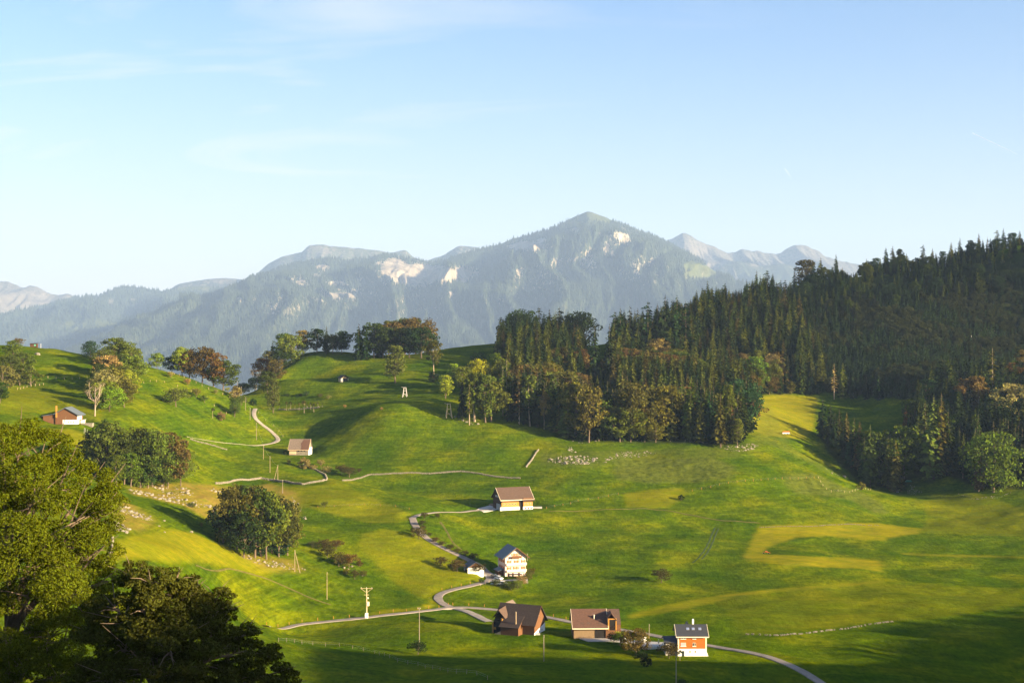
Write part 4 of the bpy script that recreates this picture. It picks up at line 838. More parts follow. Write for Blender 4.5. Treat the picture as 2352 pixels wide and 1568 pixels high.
# young plantation on the right slope
rs = np.random.RandomState(99)
gx, gy = np.meshgrid(np.arange(150, 520, 2.6), np.arange(950, 1400, 2.6), indexing='ij'); gx = (gx+rs.uniform(-1.2, 1.2, gx.shape)).ravel(); gy = (gy+rs.uniform(-1.2, 1.2, gy.shape)).ravel(); gz = terr(gx, gy); fu, fv = uv(gx, gy, gz)
dens = 0.88-0.6*np.clip((fu-2080)/260, 0, 1)*np.clip(1-np.abs(fv-790)/160, 0, 1)
ok = in_poly(fu, fv, YOUNG[0]) & (rs.rand(len(gx)) < dens)
k0 = np.nonzero(ok)[0]; hh = rs.uniform(4, 11, len(k0))*(1-0.35*np.clip((fu[k0]-2080)/260, 0, 1))
pts = np.column_stack([gx[k0], gy[k0], gz[k0], hh])
young_src = tree('young_spruce', 'young', (float(pts[0, 0]), float(pts[0, 1]), float(pts[0, 2])), 7.0, 'blue', 'young blue-green spruce at the lower left rim of the plantation')
leafy_src = tree('sapling', 'bush_b', (float(pts[5, 0]), float(pts[5, 1]), float(pts[5, 2])), 5.0, 'brown', 'brown leafy sapling at the lower left rim of the plantation', cat='tree')
kk_ = vnoise(pts[:, 0]/30, pts[:, 1]/30, 71)+rs.uniform(-.5, .5, len(pts)); Ls = pts.tolist()
scatter('young_spruce_plantation', [p for p, q in zip(Ls, kk_) if q <= 0.15], crown_of('young'), 'young blue-green spruce plantation on the right slope', 'plantation', (0.034, 0.056, 0.020))
scatter('young_leafy_growth', [p[:3]+[p[3]*0.75] for p, q in zip(Ls, kk_) if q > 0.15], crown_of('bush_b'), 'brownish leafy young growth between the planted spruces', 'undergrowth', (0.040, 0.046, 0.016))

# ---- wood clumps in front: round clump, rocky clump
g_ = 'trees of the rocky knoll clump'
for (kd, u, vb, vt, cl, lb, w_) in (('broad_a', 250, 1105, 962, 'olive', 'tall olive tree at the left end of the rocky knoll clump', .8), ('broad_c', 285, 1112, 985, 'deep', 'deep green tree left of the middle in the rocky knoll clump', .8), ('broad_a', 318, 1115, 975, 'moss', 'mossy high crown in the middle of the rocky knoll clump', .8), ('broad_c', 350, 1118, 975, 'olive', 'olive high crown right of the middle of the rocky knoll clump', .85),
        ('broad_a', 385, 1118, 985, 'brown', 'brownish crown on the right part of the rocky knoll clump', .85), ('broad_c', 415, 1116, 1020, 'olive', 'lower olive crown at the right end of the rocky knoll clump', .85), ('broad_d', 300, 1118, 1035, 'green', 'green lower tree at the front of the rocky knoll clump', 1.1), ('broad_d', 268, 1116, 1040, 'green', 'green lower tree at the left front of the rocky knoll clump', 1.1),
        ('broad_b', 340, 1120, 1040, 'deep', 'deep green lower tree at the middle front of the clump', 1.1), ('broad_b', 375, 1122, 1050, 'green', 'green lower tree at the right front of the clump', 1.1), ('bush_b', 322, 1120, 1085, 'green', 'round green bush at the foot of the rocky knoll clump', 1), ('broad_b', 225, 1090, 985, 'deep', 'dark tree behind the left end of the rocky knoll clump', 1)):
    tb('bush' if kd == 'bush_b' else 'broadleaf_tree', kd, u, vb, vt, cl, lb, g_, w_)
g_ = 'trees of the round clump'
for (kd, u, vb, vt, cl, lb, w_) in (('broad_c', 545, 1262, 1100, 'moss', 'tall mossy green tree on the left side of the round clump', .75), ('broad_a', 585, 1280, 1108, 'moss', 'tall mossy tree in the middle of the round clump', .8), ('broad_c', 640, 1278, 1130, 'moss', 'mossy tree on the right side of the round tree clump', .75), ('broad_a', 612, 1284, 1120, 'green', 'green tree with a pale bent trunk at the front of the clump', .75),
        ('orchard_b', 512, 1245, 1165, 'dark', 'small dark tree at the left foot of the round clump', 1), ('broad_b', 560, 1280, 1170, 'dark', 'dark lower tree at the left front of the round clump', 1.1), ('broad_a', 660, 1275, 1160, 'olive', 'olive tree at the right end of the round clump', .85), ('broad_b', 625, 1270, 1150, 'brown', 'brownish inner tree of the round clump', .9), ('bush_b', 600, 1278, 1225, 'dark', 'dark undergrowth bush in the round clump', 1.2), ('bush_b', 640, 1274, 1225, 'dark', 'dark bush at the right foot of the round clump', 1.2), ('broad_c', 562, 1240, 1105, 'dark', 'dark tree at the back of the round clump', .8)):
    tb('bush' if kd == 'bush_b' else 'broadleaf_tree', kd, u, vb, vt, cl, lb, g_, w_)
# fruit trees, bushes and hedgerow along the lanes
OT = [('orchard_a', 718, 1258, 1240, 'brown', 'brown bush at the left end of the bushy row below the round clump'), ('orchard_a', 745, 1262, 1235, 'olive', 'olive fruit tree in the bushy row on the slope'), ('orchard_a', 772, 1262, 1236, 'olive', 'broad olive fruit tree on top of the bushy row'), ('orchard_a', 752, 1280, 1252, 'brown', 'dark brown fruit tree in the middle of the bushy row'),
      ('orchard_a', 778, 1300, 1265, 'brown', 'brown fruit tree beside the white boulders'), ('orchard_a', 802, 1302, 1268, 'rust', 'rusty fruit tree above the white boulders'), ('bush_b', 826, 1300, 1285, 'brown', 'small brown bush at the right of the rusty fruit tree'), ('orchard_b', 815, 1330, 1306, 'olive', 'olive fruit tree at the lower end of the bushy row'), ('bush_a', 835, 1322, 1308, 'olive', 'low olive bush right of the lowest fruit tree'), ('bush_a', 795, 1318, 1304, 'olive', 'low bush left of the lowest fruit tree'),
      ('orchard_a', 1012, 1300, 1275, 'olive', 'olive fruit tree left of the garage'), ('orchard_a', 1050, 1312, 1281, 'olive', 'rounded fruit tree between the meadow and the garage'), ('orchard_a', 1098, 1319, 1290, 'moss', 'fruit tree in front of the white garage wall'), ('orchard_a', 962, 1237, 1207, 'brown', 'brown fruit tree beside the lane bend'), ('bush_b', 948, 1222, 1210, 'dark', 'dark bush left of the brown fruit tree by the lane'),
      ('orchard_b', 975, 1192, 1174, 'olive', 'fruit tree on the bend where the barn lane starts'), ('orchard_b', 1005, 1190, 1177, 'olive', 'second small fruit tree beside the barn lane'), ('orchard_a', 970, 1207, 1192, 'olive', 'upper fruit tree inside the lane curve'), ('orchard_b', 973, 1216, 1204, 'olive', 'lower fruit tree inside the lane curve'), ('orchard_b', 986, 1231, 1221, 'moss', 'tiny fruit tree between the lane and its row'),
      ('orchard_a', 1000, 1246, 1231, 'olive', 'first fruit tree of the row above the lane'), ('orchard_a', 1015, 1254, 1240, 'olive', 'second fruit tree of the row above the lane'), ('orchard_a', 1034, 1263, 1247, 'olive', 'third fruit tree of the row above the lane'), ('orchard_a', 1050, 1270, 1257, 'olive', 'fourth fruit tree of the row above the lane'), ('orchard_a', 1068, 1277, 1261, 'olive', 'fifth fruit tree of the row above the lane'), ('orchard_a', 1088, 1286, 1267, 'olive', 'last fruit tree of the row beside the garage'),
      ('orchard_a', 1519, 1337, 1303, 'olive', 'lone spreading fruit tree casting a long shadow on the open meadow'), ('orchard_a', 960, 1502, 1468, 'dark', 'lone dark fruit tree on the shaded meadow under the pole'), ('orchard_b', 1424, 1481, 1446, 'yellow', 'small golden tree beside the brown roofed barn'), ('orchard_a', 1410, 1476, 1449, 'moss', 'green bushy tree at the corner of the brown roofed barn'),
      ('broad_c', 1460, 1503, 1438, 'brown', 'tall bronze tree between the brown roofed barn and the orange house'), ('orchard_a', 1474, 1522, 1492, 'dark', 'small dark tree on the slope under the bronze tree'), ('bush_b', 1486, 1530, 1505, 'dark', 'small dark bush tree beside the dark slope tree'), ('orchard_a', 1536, 1511, 1473, 'brown', 'bushy brown tree in front of the grey annex of the orange house'), ('whip', 1562, 1516, 1490, 'dark', 'thin little tree before the white base of the orange house'),
      ('orchard_a', 1567, 1575, 1556, 'dark', 'dark tree cut by the bottom edge'), ('bush_b', 700, 1076, 1048, 'tan', 'large tan bush just below the small stone barn'), ('bush_b', 664, 1065, 1053, 'olive', 'small dark bush left below the small stone barn'), ('orchard_b', 737, 1073, 1053, 'tan', 'pale twiggy fruit tree right of the tan bush'), ('bush_a', 750, 1085, 1068, 'tan', 'tan bush at the turn of the stone wall'),
      ('orchard_a', 784, 1088, 1065, 'brown', 'brown fruit tree right of the stone wall turn'), ('orchard_a', 802, 1096, 1068, 'brown', 'brown fruit tree with a trunk in shade beside the wall'), ('orchard_b', 825, 1086, 1074, 'olive', 'small fruit tree above the start of the long wall'), ('bush_a', 720, 1078, 1066, 'tan', 'tan low bush inside the curved wall'), ('bush_b', 655, 1044, 1032, 'moss', 'green bush at the left wall of the small stone barn'), ('bush_b', 716, 1032, 1022, 'dark', 'dark bush at the right corner of the small stone barn'),
      ('bush_b', 1565, 1148, 1134, 'dark', 'lone dark bush beside the pale square field'), ('bush_b', 1105, 1338, 1326, 'deep', 'green bush at the lane corner by the garage'), ('bush_a', 1140, 1345, 1328, 'deep', 'dark hedge bush at the left of the pink house garden'), ('bush_a', 1160, 1349, 1333, 'deep', 'dark hedge bush at the front of the garden'), ('bush_a', 1178, 1350, 1335, 'moss', 'mossy bush at the front corner of the garden'), ('bush_a', 1198, 1340, 1320, 'tan', 'golden bush on the right bank of the garden'),
      ('bush_a', 1212, 1330, 1312, 'olive', 'olive bush at the right side of the pink house'), ('bush_a', 1220, 1318, 1302, 'moss', 'mossy bush on the bank right of the pink house'), ('bush_a', 1190, 1350, 1330, 'olive', 'olive bush above the golden stone edging'), ('bush_a', 1172, 1355, 1341, 'deep', 'lowest dark bush of the garden bank'), ('bush_b', 330, 1095, 1082, 'green', 'green bush under the rocky knoll trees'), ('bush_a', 440, 1165, 1152, 'moss', 'low shrub between the rocks on the shaded slope'),
      ('bush_b', 462, 1208, 1198, 'olive', 'small shrub by the brown rock'), ('orchard_b', 745, 1165, 1150, 'green', 'dark shrub right of the rocks beside the round clump')]
for (kd, u, vb, vt, cl, lb) in OT:
    if cl in ('olive', 'brown', 'moss') and 'orchard' in kd: cl = 'umber'
    tb('bush' if 'bush' in kd else ('fruit_tree' if 'orchard' in kd or kd == 'whip' else 'broadleaf_tree'), kd, u, vb, vt, cl, lb)

# ---- foreground trees near the camera, built at full size
leafm_near = leaf_mat('near_leaves', 0.16)
def big_tree(name, foot, blobs, n_, leaf, col, label, seed, shell=(0.55, 1.02), hr=0.45, twigs=3, elong=1.5, flat=0.0, extra_tw=60):
    rs = np.random.RandomState(seed); e_ = empty(name, foot); tag(e_, label, 'tree')
    # second level blobs: sprays around each main blob
    sub = []
    for b_ in blobs:
        for _ in range(12):
            d = unit(rs.normal(size=3)); s = rs.uniform(0.26, 0.48); sub.append((b_[0]+d[0]*b_[3]*0.8, b_[1]+d[1]*b_[4]*0.8, b_[2]+d[2]*b_[5]*0.8, b_[3]*s, b_[4]*s, b_[5]*s*(0.75-0.3*flat)))
    V, f_ = leaf_cloud(rs, sub, n_, leaf, shell, flat, elong); c_ = np_obj('crown', V, f_, leafm_near, e_); c_.color = tuple(col)+(1,)
    m_ = MB(); top = max(b_[2] for b_ in blobs); pts_ = [Vector((0.3*math.sin(t*4), 0.2*math.cos(t*3), top*t)) for t in (0, .2, .4, .6, .8, 1.0)]; m_.tube(pts_, [hr*1.3, hr, hr*.8, hr*.6, hr*.35, hr*.12], 10); m_.build('trunk', bark, e_)
    for b_ in blobs:
        z0 = max(top*0.18, b_[2]*rs.uniform(0.45, 0.75)); t = z0/top*5; i_ = min(4, int(t)); s = pts_[i_].lerp(pts_[i_+1], t-i_); en = Vector(b_[:3]); mid = s.lerp(en, 0.5)+Vector((0, 0, 0.5)); r0 = hr*(1-z0/top)*0.55+0.05
        lm = MB().tube([s, mid, en, en+(en-mid)*0.4], [r0, r0*.65, r0*.3, r0*.1], 7)
        for _ in range(twigs*4):
            a_ = mid.lerp(en, rs.uniform(0.1, 1.0)); q = a_+Vector(rs.normal(size=3)*np.array(b_[3:6])*0.55)+Vector((0, 0, 0.5)); lm.tube([a_, a_.lerp(q, 0.5)+Vector((0, 0, .15)), q], [r0*.25+.01, r0*.15+.008, 0.008], 5)
        lm.build('limb', bark, e_)
    return e_
def zg(x, y): return float(terr(x, y))
# yellow green ash: crown spans the lower left edge
x0, y0 = -38.5, 108; z0 = zg(x0, y0)-0.5
def W3(u, v, d, r, rz=None): return ((u-CX)/F*d-x0, d-y0, -(v-CY)/F*d-z0, r, r, rz or r*0.8)
big_tree('ash_tree', (x0, y0, z0), [W3(45, 1000, 106, 2.0), W3(95, 1045, 108, 2.6), W3(10, 1075, 104, 3.0), W3(150, 1085, 107, 2.2), W3(205, 1110, 110, 2.0), W3(80, 1150, 102, 3.4), W3(180, 1190, 104, 2.8), W3(228, 1180, 109, 1.6), W3(-40, 1150, 108, 3.4), W3(20, 1240, 102, 3.6),
          W3(130, 1270, 104, 3.2), W3(205, 1290, 107, 2.0), W3(-50, 1330, 106, 3.8), W3(70, 1350, 101, 3.6), W3(160, 1370, 106, 2.6), W3(10, 1450, 102, 3.8), W3(120, 1460, 104, 3.0), W3(205, 1240, 112, 2.2), W3(-80, 1040, 112, 3.0), W3(60, 1540, 103, 3.6), W3(-10, 1600, 104, 3.4), W3(160, 1560, 106, 2.6), W3(-90, 1480, 108, 3.6), W3(245, 1120, 112, 1.6), W3(130, 1020, 110, 1.3), W3(240, 1180, 110, 2.2), W3(230, 1260, 108, 1.6), W3(225, 1340, 108, 1.8), W3(215, 1440, 108, 2.4), W3(230, 1540, 108, 2.4)],
         190000, 0.074, (0.060, 0.072, 0.004), 'large yellow green ash tree filling the lower left corner', 301, elong=1.45)
x0, y0 = -21.0, 84; z0 = zg(x0, y0)-0.5
big_tree('beech_tree', (x0, y0, z0), [W3(300, 1315, 84, 1.1, .8), W3(345, 1330, 82, 1.2, .8), W3(405, 1330, 83, 1.1, .7), W3(455, 1345, 84, 1.2, .7), W3(500, 1370, 85, 1.0, .6), W3(530, 1400, 86, 1.0, .6), W3(260, 1390, 84, 1.7, 1.2), W3(330, 1400, 82, 2.0, 1.3), W3(420, 1410, 83, 2.0, 1.2), W3(505, 1440, 85, 1.6, .9), W3(570, 1455, 86, 1.1, .6), W3(280, 1490, 83, 2.4, 1.6),
          W3(390, 1490, 81, 2.6, 1.6), W3(490, 1510, 84, 2.2, 1.2), W3(590, 1500, 86, 1.4, .7), W3(630, 1545, 87, 1.3, .6), W3(540, 1560, 84, 2.0, 1.0), W3(300, 1590, 83, 2.8, 1.8), W3(430, 1600, 82, 2.8, 1.6), W3(240, 1560, 86, 2.2, 1.5), W3(670, 1590, 87, 1.2, .6), W3(600, 1610, 86, 2.0, 1.0), W3(360, 1360, 83, 1.8, 1.2), W3(440, 1380, 84, 1.8, 1.0), W3(480, 1420, 84, 1.8, 1.1), W3(310, 1440, 83, 2.2, 1.4), W3(450, 1460, 83, 2.2, 1.3), W3(540, 1500, 85, 1.9, 1.1), W3(350, 1550, 82, 2.6, 1.6), W3(460, 1560, 83, 2.4, 1.4), W3(230, 1470, 85, 2.2, 1.5), W3(650, 1570, 87, 1.3, .7), W3(380, 1620, 82, 2.8, 1.6)],
         110000, 0.080, (0.060, 0.064, 0.010), 'dark spreading beech in front with bronze tips at its top', 302, elong=1.5, flat=0.1, hr=0.35)
# unseen trees added right of the camera to shade the foreground trees
vw = [(x, y, zg(x, y)-.3, zt-zg(x, y)) for (x, y, zt) in ((62, 40, 8), (78, 52, 13.5), (66, 57, 10), (80, 38, 12.5), (92, 62, 15), (95, 45, 16), (70, 30, 9), (60, 49, 7.5), (86, 70, 12), (104, 56, 18))]
scatter('viewpoint_shade_trees', vw, crown_of('broad_c'), 'unseen trees added beside the viewpoint to shade the foreground trees', 'forest', G['deep'])

# sparse unseen trees added on the right ridge to fray its shadow edge
rs = np.random.RandomState(55); rp = []
for _ in range(90):
    t = 0.3+0.7*rs.rand(); x = 410+200*t+rs.uniform(-25, 25); y = 265+145*t+rs.uniform(-22, 22); rp.append((x, y, zg(x, y), rs.uniform(4, 10)))
scatter('ridge_shade_trees', rp, crown_of('broad_a'), 'unseen trees added on the right ridge to roughen its shadow', 'forest', G['deep'])

# ------------------------------------------------------------------ buildings
M_wood = mat('dark_boards', (0.075, 0.036, 0.020), 0.8, 0.28, 2.2, 0.25, stretch=(6, 6, 0.4))
M_wood_lit = mat('sunlit_brown_boards', (0.125, 0.056, 0.023), 0.8, 0.25, 2.2, 0.25, stretch=(6, 6, 0.4))  # lighter copy of the dark boards, sunlight put into the colour
M_straw = mat('ochre_boards', (0.36, 0.175, 0.035), 0.8, 0.2, 2.0, 0.2, stretch=(6, 6, 0.4))
M_white = mat('white_render', (0.78, 0.76, 0.72), 0.85, 0.08, 1.2)
M_pink = mat('pale_pink_render', (0.66, 0.50, 0.46), 0.85, 0.08, 1.2)
M_orange = mat('orange_boards', (0.46, 0.105, 0.010), 0.7, 0.10, 1.5, 0.2, stretch=(0.3, 0.3, 5))
M_tile = mat('brown_roof_tiles', (0.085, 0.052, 0.038), 0.85, 0.22, 1.6, 0.5, stretch=(1, 1, 1))
M_tile_red = mat('red_brown_roof_tiles', (0.098, 0.050, 0.034), 0.85, 0.2, 1.6, 0.5)
M_tile_dark = mat('dark_brown_roof_tiles', (0.040, 0.028, 0.024), 0.85, 0.25, 1.6, 0.4)
M_tile_pale = mat('weathered_pale_tiles', (0.16, 0.12, 0.092), 0.9, 0.25, 1.4, 0.4)
M_slate = mat('blue_grey_slates', (0.10, 0.12, 0.145), 0.6, 0.15, 1.6, 0.3)
M_anthr = mat('anthracite_tiles', (0.040, 0.042, 0.050), 0.6, 0.12, 1.6, 0.3)
M_glass = mat('dark_window_glass', (0.025, 0.030, 0.036), 0.15, 0.1, 3.0, spec=0.6)
M_skyl = mat('skylight_glass', (0.22, 0.26, 0.40), 0.1, 0.1, 3.0, spec=0.8)
M_dark = mat('dark_interior', (0.012, 0.010, 0.010), 0.9, 0.2, 2.0)  # near black, shade of recess and openings put into the colour
M_cream = mat('cream_painted_wood', (0.72, 0.62, 0.45), 0.7, 0.08, 2.0)
M_shut = mat('red_orange_shutter', (0.50, 0.11, 0.02), 0.7, 0.1, 3.0)
M_shade = mat('grey_roller_shutter', (0.36, 0.32, 0.36), 0.6, 0.08, 3.0, stretch=(1, 1, 12))
M_grey = mat('grey_concrete', (0.36, 0.34, 0.33), 0.9, 0.18, 1.0)
M_paleyard = mat('pale_yard_concrete', (0.46, 0.42, 0.38), 0.9, 0.2, 0.4)
M_weather = mat('sun_bleached_timber', (0.52, 0.38, 0.24), 0.85, 0.25, 5.0, stretch=(1, 1, 0.3))
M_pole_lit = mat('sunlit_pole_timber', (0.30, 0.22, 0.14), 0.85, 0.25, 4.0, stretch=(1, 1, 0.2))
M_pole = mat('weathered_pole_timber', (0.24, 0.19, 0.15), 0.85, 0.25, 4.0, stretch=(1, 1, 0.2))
M_stone = mat('pale_limestone', (0.20, 0.175, 0.135), 0.9, 0.45, 1.3, 0.6)
M_metal = mat('grey_galvanised_steel', (0.35, 0.36, 0.36), 0.5, 0.1, 4.0, metal=0.5)
M_carw = mat('white_car_paint', (0.78, 0.80, 0.84), 0.25, 0.03, 1.0, spec=0.6); M_cars = mat('silver_blue_car_paint', (0.42, 0.48, 0.56), 0.25, 0.03, 1.0, spec=0.6); M_card = mat('dark_blue_car_paint', (0.03, 0.045, 0.08), 0.25, 0.03, 1.0, spec=0.6)
M_tyre = mat('black_rubber', (0.02, 0.02, 0.02), 0.9, 0.1, 4.0)
M_redp = mat('red_orange_machine_paint', (0.60, 0.12, 0.03), 0.5, 0.1, 3.0); M_green = mat('green_sheeting', (0.10, 0.34, 0.22), 0.6, 0.1, 2.0); M_wrap = mat('white_bale_wrap', (0.80, 0.80, 0.78), 0.4, 0.04, 2.0)
M_soil = mat('bare_brown_soil', (0.17, 0.11, 0.06), 0.95, 0.3, 1.0)

def house(name, u, v, rz, label, cat, dy=0.0, sink=0.4, dmin=300):
    p = ray(u, v, dmin); e_ = empty(name, (p.x, p.y+dy, p.z), R(rz)); tag(e_, label, cat); return e_
def window(par, x, z, w, h, y=0.0, face='-y', shut=None, sill=M_white, glass=M_glass, mullion=True):
    """a recessed pane with frame, sill and shutters; face is the wall it sits in, y its plane"""
    def bx(a0, a1, d0, d1, z0, z1):
        if face == '-y': return MB().box(a0, a1, y-d1, y-d0, z0, z1)
        if face == '+x': return MB().box(y+d0, y+d1, a0, a1, z0, z1)
        return MB().box(y-d1, y-d0, a0, a1, z0, z1)
    fr = bx(x-w/2, x+w/2, -0.02, 0.05, z, z+h).build('window', M_cream, par)
    if mullion:
        for s in (-1, 1): bx(x+s*w/4-w/4+0.07, x+s*w/4+w/4-0.07, 0.03, 0.065, z+0.08, z+h-0.08).build('pane', glass, fr)
    else: bx(x-w/2+0.07, x+w/2-0.07, 0.03, 0.065, z+0.08, z+h-0.08).build('pane', glass, fr)
    if sill: bx(x-w/2-0.12, x+w/2+0.12, 0.0, 0.22, z-0.16, z-0.02).build('sill', sill, fr)
    if shut:
        for s in (-1, 1): bx(x+s*(w/2+0.32)-0.26, x+s*(w/2+0.32)+0.26, 0.01, 0.08, z-0.05, z+h+0.05).build('shutter', shut, fr)
    return fr
def gable_x(par, L_, D_, He, rise, m_wall, z0=0.0):
    """walls of a house whose ridge runs along x; front at y=0, back at y=D"""
    MB().prism([(0, z0-1.5), (D_, z0-1.5), (D_, He), (D_/2, He+rise), (0, He)], -L_/2, L_/2, 'x').build('wall', m_wall, par)
def roof_x(par, x0, x1, D_, He, rise, m_, over=0.9, th=0.22, oe=0.7, edge=M_cream, fr0=0.0, fr1=None, name='roof'):
    k = rise/(D_/2); r = MB()
    r.slab([(x0-oe, -over, He-over*k+0.15), (x1+oe, -over, He-over*k+0.15), (x1+oe, D_/2, He+rise+0.15), (x0-oe, D_/2, He+rise+0.15)], th)
    r.slab([(x1+oe, D_+over, He-over*k+0.15), (x0-oe, D_+over, He-over*k+0.15), (x0-oe, D_/2, He+rise+0.15), (x1+oe, D_/2, He+rise+0.15)], th)
    ro = r.build(name, m_, par)
    if edge:
        z_ = He-over*k+0.15; MB().box(x0-oe, x1+oe, -over-0.14, -over-0.01, z_-0.30, z_+0.03).build('gutter', edge, ro)
        for xx in (x0-oe, x1+oe): MB().slab([(xx-0.06, -over, z_+0.05), (xx+0.06, -over, z_+0.05), (xx+0.06, D_/2, He+rise+0.2), (xx-0.06, D_/2, He+rise+0.2)], 0.3).build('verge_board', edge, ro)
    return ro

# --- orange house
h = house('orange_house', 1590, 1506, 0, 'orange timber house on a white base with a dark roof and three skylights', 'house')
gable_x(h, 9.4, 9.0, 7.0, 2.5, M_cream)
MB().box(-4.76, 4.76, -0.09, 9.05, -1.6, 2.45).build('base_wall', M_white, h)
MB().box(-4.30, 4.30, -0.07, -0.01, 2.45, 6.95).build('board_cladding', M_orange, h)
for s in (-1, 1): MB().box(s*4.55-0.22, s*4.55+0.22, -0.10, 0.2, 2.5, 7.05).build('corner_post', M_cream, h)
for z in (2.9, 3.35, 3.8, 4.25, 4.7, 5.15, 5.6, 6.05, 6.5): MB().box(-4.30, 4.30, -0.085, -0.06, z, z+0.03).build('board_batten', M_orange, h)
ro = roof_x(h, -4.7, 4.7, 9.0, 7.0, 2.5, M_anthr, 1.0, edge=M_cream)
for x in (-1.2, 0.6, 2.8):
    k = 2.5/4.5
    for (yy, w_, m_, o_, nm_) in ((2.4, 1.0, M_metal, 0.24, 'skylight'), (2.4, 0.84, M_skyl, 0.29, 'skylight_glass')):
        zz = 7.0+yy*k+o_; MB().slab([(x-w_/2, yy-w_/2, zz-w_/2*k), (x+w_/2, yy-w_/2, zz-w_/2*k), (x+w_/2, yy+w_/2, zz+w_/2*k), (x-w_/2, yy+w_/2, zz+w_/2*k)], 0.1).build(nm_, m_, ro)
MB().box(0.6, 1.15, 4.7, 5.2, 8.8, 11.3).build('chimney', M_white, ro)
MB().prism([(-1.6, 8.6), (0.1, 8.6), (-0.8, 10.0)], 5.0, 8.6).build('rear_dormer', M_anthr, ro)
window(h, -2.95, 5.75, 1.7, 1.1, -0.08); window(h, 0.65, 5.75, 1.05, 1.1, -0.08, mullion=False)
fr = window(h, -2.95, 3.35, 1.7, 1.1, -0.08, glass=M_shade, mullion=False); window(h, 0.65, 3.35, 1.1, 1.1, -0.08)
MB().box(-3.35, -2.65, -0.16, -0.08, -0.1, 1.75).build('basement_door', M_glass, h)
for x in (-0.7, 1.05): window(h, x, 1.1, 0.42, 0.8, -0.10, sill=None, mullion=False)
MB().box(-8.6, -4.72, 1.2, 8.0, -1.2, 4.3).build('annex_wall', M_grey, h)
ar = MB().slab([(-9.2, 0.4, 4.35), (-4.72, 0.4, 4.35), (-4.72, 5.0, 5.7), (-9.2, 5.0, 5.7)], 0.2).slab([(-4.72, 9.2, 4.35), (-9.2, 9.2, 4.35), (-9.2, 5.0, 5.7), (-4.72, 5.0, 5.7)], 0.2).build('annex_roof', M_anthr, h)
window(h, -5.3, 2.9, 0.7, 0.9, 1.2, mullion=False)
MB().prism([(4.76, -1.6), (5.9, -1.6), (4.76, 1.5)], -0.1, 3.5).build('buttress_wall', M_white, h)
# terrace beside it
p = ray(1522, 1489); t_ = empty('terrace', (p.x, p.y, p.z)); tag(t_, 'white walled terrace with garden things left of the orange house', 'terrace')
MB().box(-6.8, 5.2, 0.4, 4.6, -1.2, 0.55).build('paving', M_paleyard, t_); MB().slab([(-5.5, 0.05, 0.85), (5.2, 0.05, 0.85), (5.2, 0.38, 0.85), (-5.5, 0.38, 0.85)], 2.2).build('retaining_wall', M_white, t_)
def small(name, u, v, mb, m_, label, cat, dz=0.0, rz=0, grp=None, dmin=300):
    q = ray(u, v, dmin); o = mb.build(name, m_); o.location = (q.x, q.y, q.z+dz); o.rotation_euler = (0, 0, R(rz)); tag(o, label, cat, grp); return o
tf = Vector((p.x, p.y, p.z+0.55))
def on_terrace(name, dx, dy, mb, m_, label, cat): o = mb.build(name, m_); o.location = tf+Vector((dx, dy, 0)); tag(o, label, cat)
on_terrace('planter', -5.0, 1.6, MB().prism([(-.35, 0), (.35, 0), (.5, .8), (-.5, .8)], -.35, .35).tube([(0, 0, .8), (0, 0, 1.5)], [.35, .1], 6), M_soil, 'brown planter at the left end of the white terrace', 'planter')
on_terrace('garden_parasol', -1.2, 1.5, MB().tube([(0, 0, 0), (0, 0, 2.2)], [.04, .04], 6).tube([(0, 0, 1.0), (0, 0, 2.4)], [.28, .07], 8), M_cream, 'closed cream parasol on the white terrace', 'parasol')
on_terrace('garden_chair', 0.2, 1.6, MB().box(-.25, .25, -.25, .25, .4, .46).box(-.25, .25, .2, .26, .46, 1.0).box(-.25, -.2, -.25, -.2, 0, .4).box(.2, .25, -.25, -.2, 0, .4).box(-.25, -.2, .2, .25, 0, .4).box(.2, .25, .2, .25, 0, .4), M_white, 'white garden chair beside the closed parasol', 'chair')
on_terrace('garden_table', 1.4, 1.9, MB().box(-.7, .7, -.4, .4, .7, .76).box(-.6, -.5, -.3, -.2, 0, .7).box(.5, .6, -.3, -.2, 0, .7).box(-.6, -.5, .2, .3, 0, .7).box(.5, .6, .2, .3, 0, .7), M_white, 'white garden table on the terrace', 'table')
# --- brown roofed barn
h = house('hay_barn', 1372, 1466, 2, 'long barn with a big red brown roof, dark gateway and a small dormer', 'barn')
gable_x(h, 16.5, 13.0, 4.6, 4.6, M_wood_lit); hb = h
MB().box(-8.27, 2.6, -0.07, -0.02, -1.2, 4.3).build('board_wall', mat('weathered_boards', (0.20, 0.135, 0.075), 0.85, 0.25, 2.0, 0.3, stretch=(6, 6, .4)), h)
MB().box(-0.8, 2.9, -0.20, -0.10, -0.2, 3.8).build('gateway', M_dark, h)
MB().box(2.95, 8.3, -0.5, -0.05, -1.2, 3.0).build('side_wall', M_wood_lit, h)
ro = roof_x(h, -8.3, 3.2, 13.0, 4.6, 4.6, M_tile_red, 1.2, edge=M_cream, oe=0.6); roof_x(h, 3.9, 8.3, 13.0, 4.55, 4.55, M_tile, -0.3, edge=None, oe=0.1, name='side_roof')
k = 4.6/6.5
MB().slab([(3.4, -0.2, 7.2), (4.9, -0.8, 9.2), (4.9, 4.8, 9.2), (3.4, 4.8, 7.2)], 0.15).slab([(4.9, -0.8, 9.2), (7.0, -0.2, 6.2), (7.0, 4.0, 6.2), (4.9, 4.8, 9.2)], 0.15).build('dormer_roof', M_tile_red, h)
MB().box(3.7, 4.2, -0.25, 0.1, 2.4, 6.9).build('dormer_post', M_straw, h); MB().box(6.4, 6.8, -0.2, 0.2, 3.0, 6.2).build('dormer_post', M_straw, h); MB().box(3.7, 6.8, -0.22, 0.0, 6.7, 7.1).build('dormer_beam', M_straw, h); MB().box(4.2, 6.4, 0.0, 3.0, 2.6, 6.7).build('loft_opening', M_dark, h)
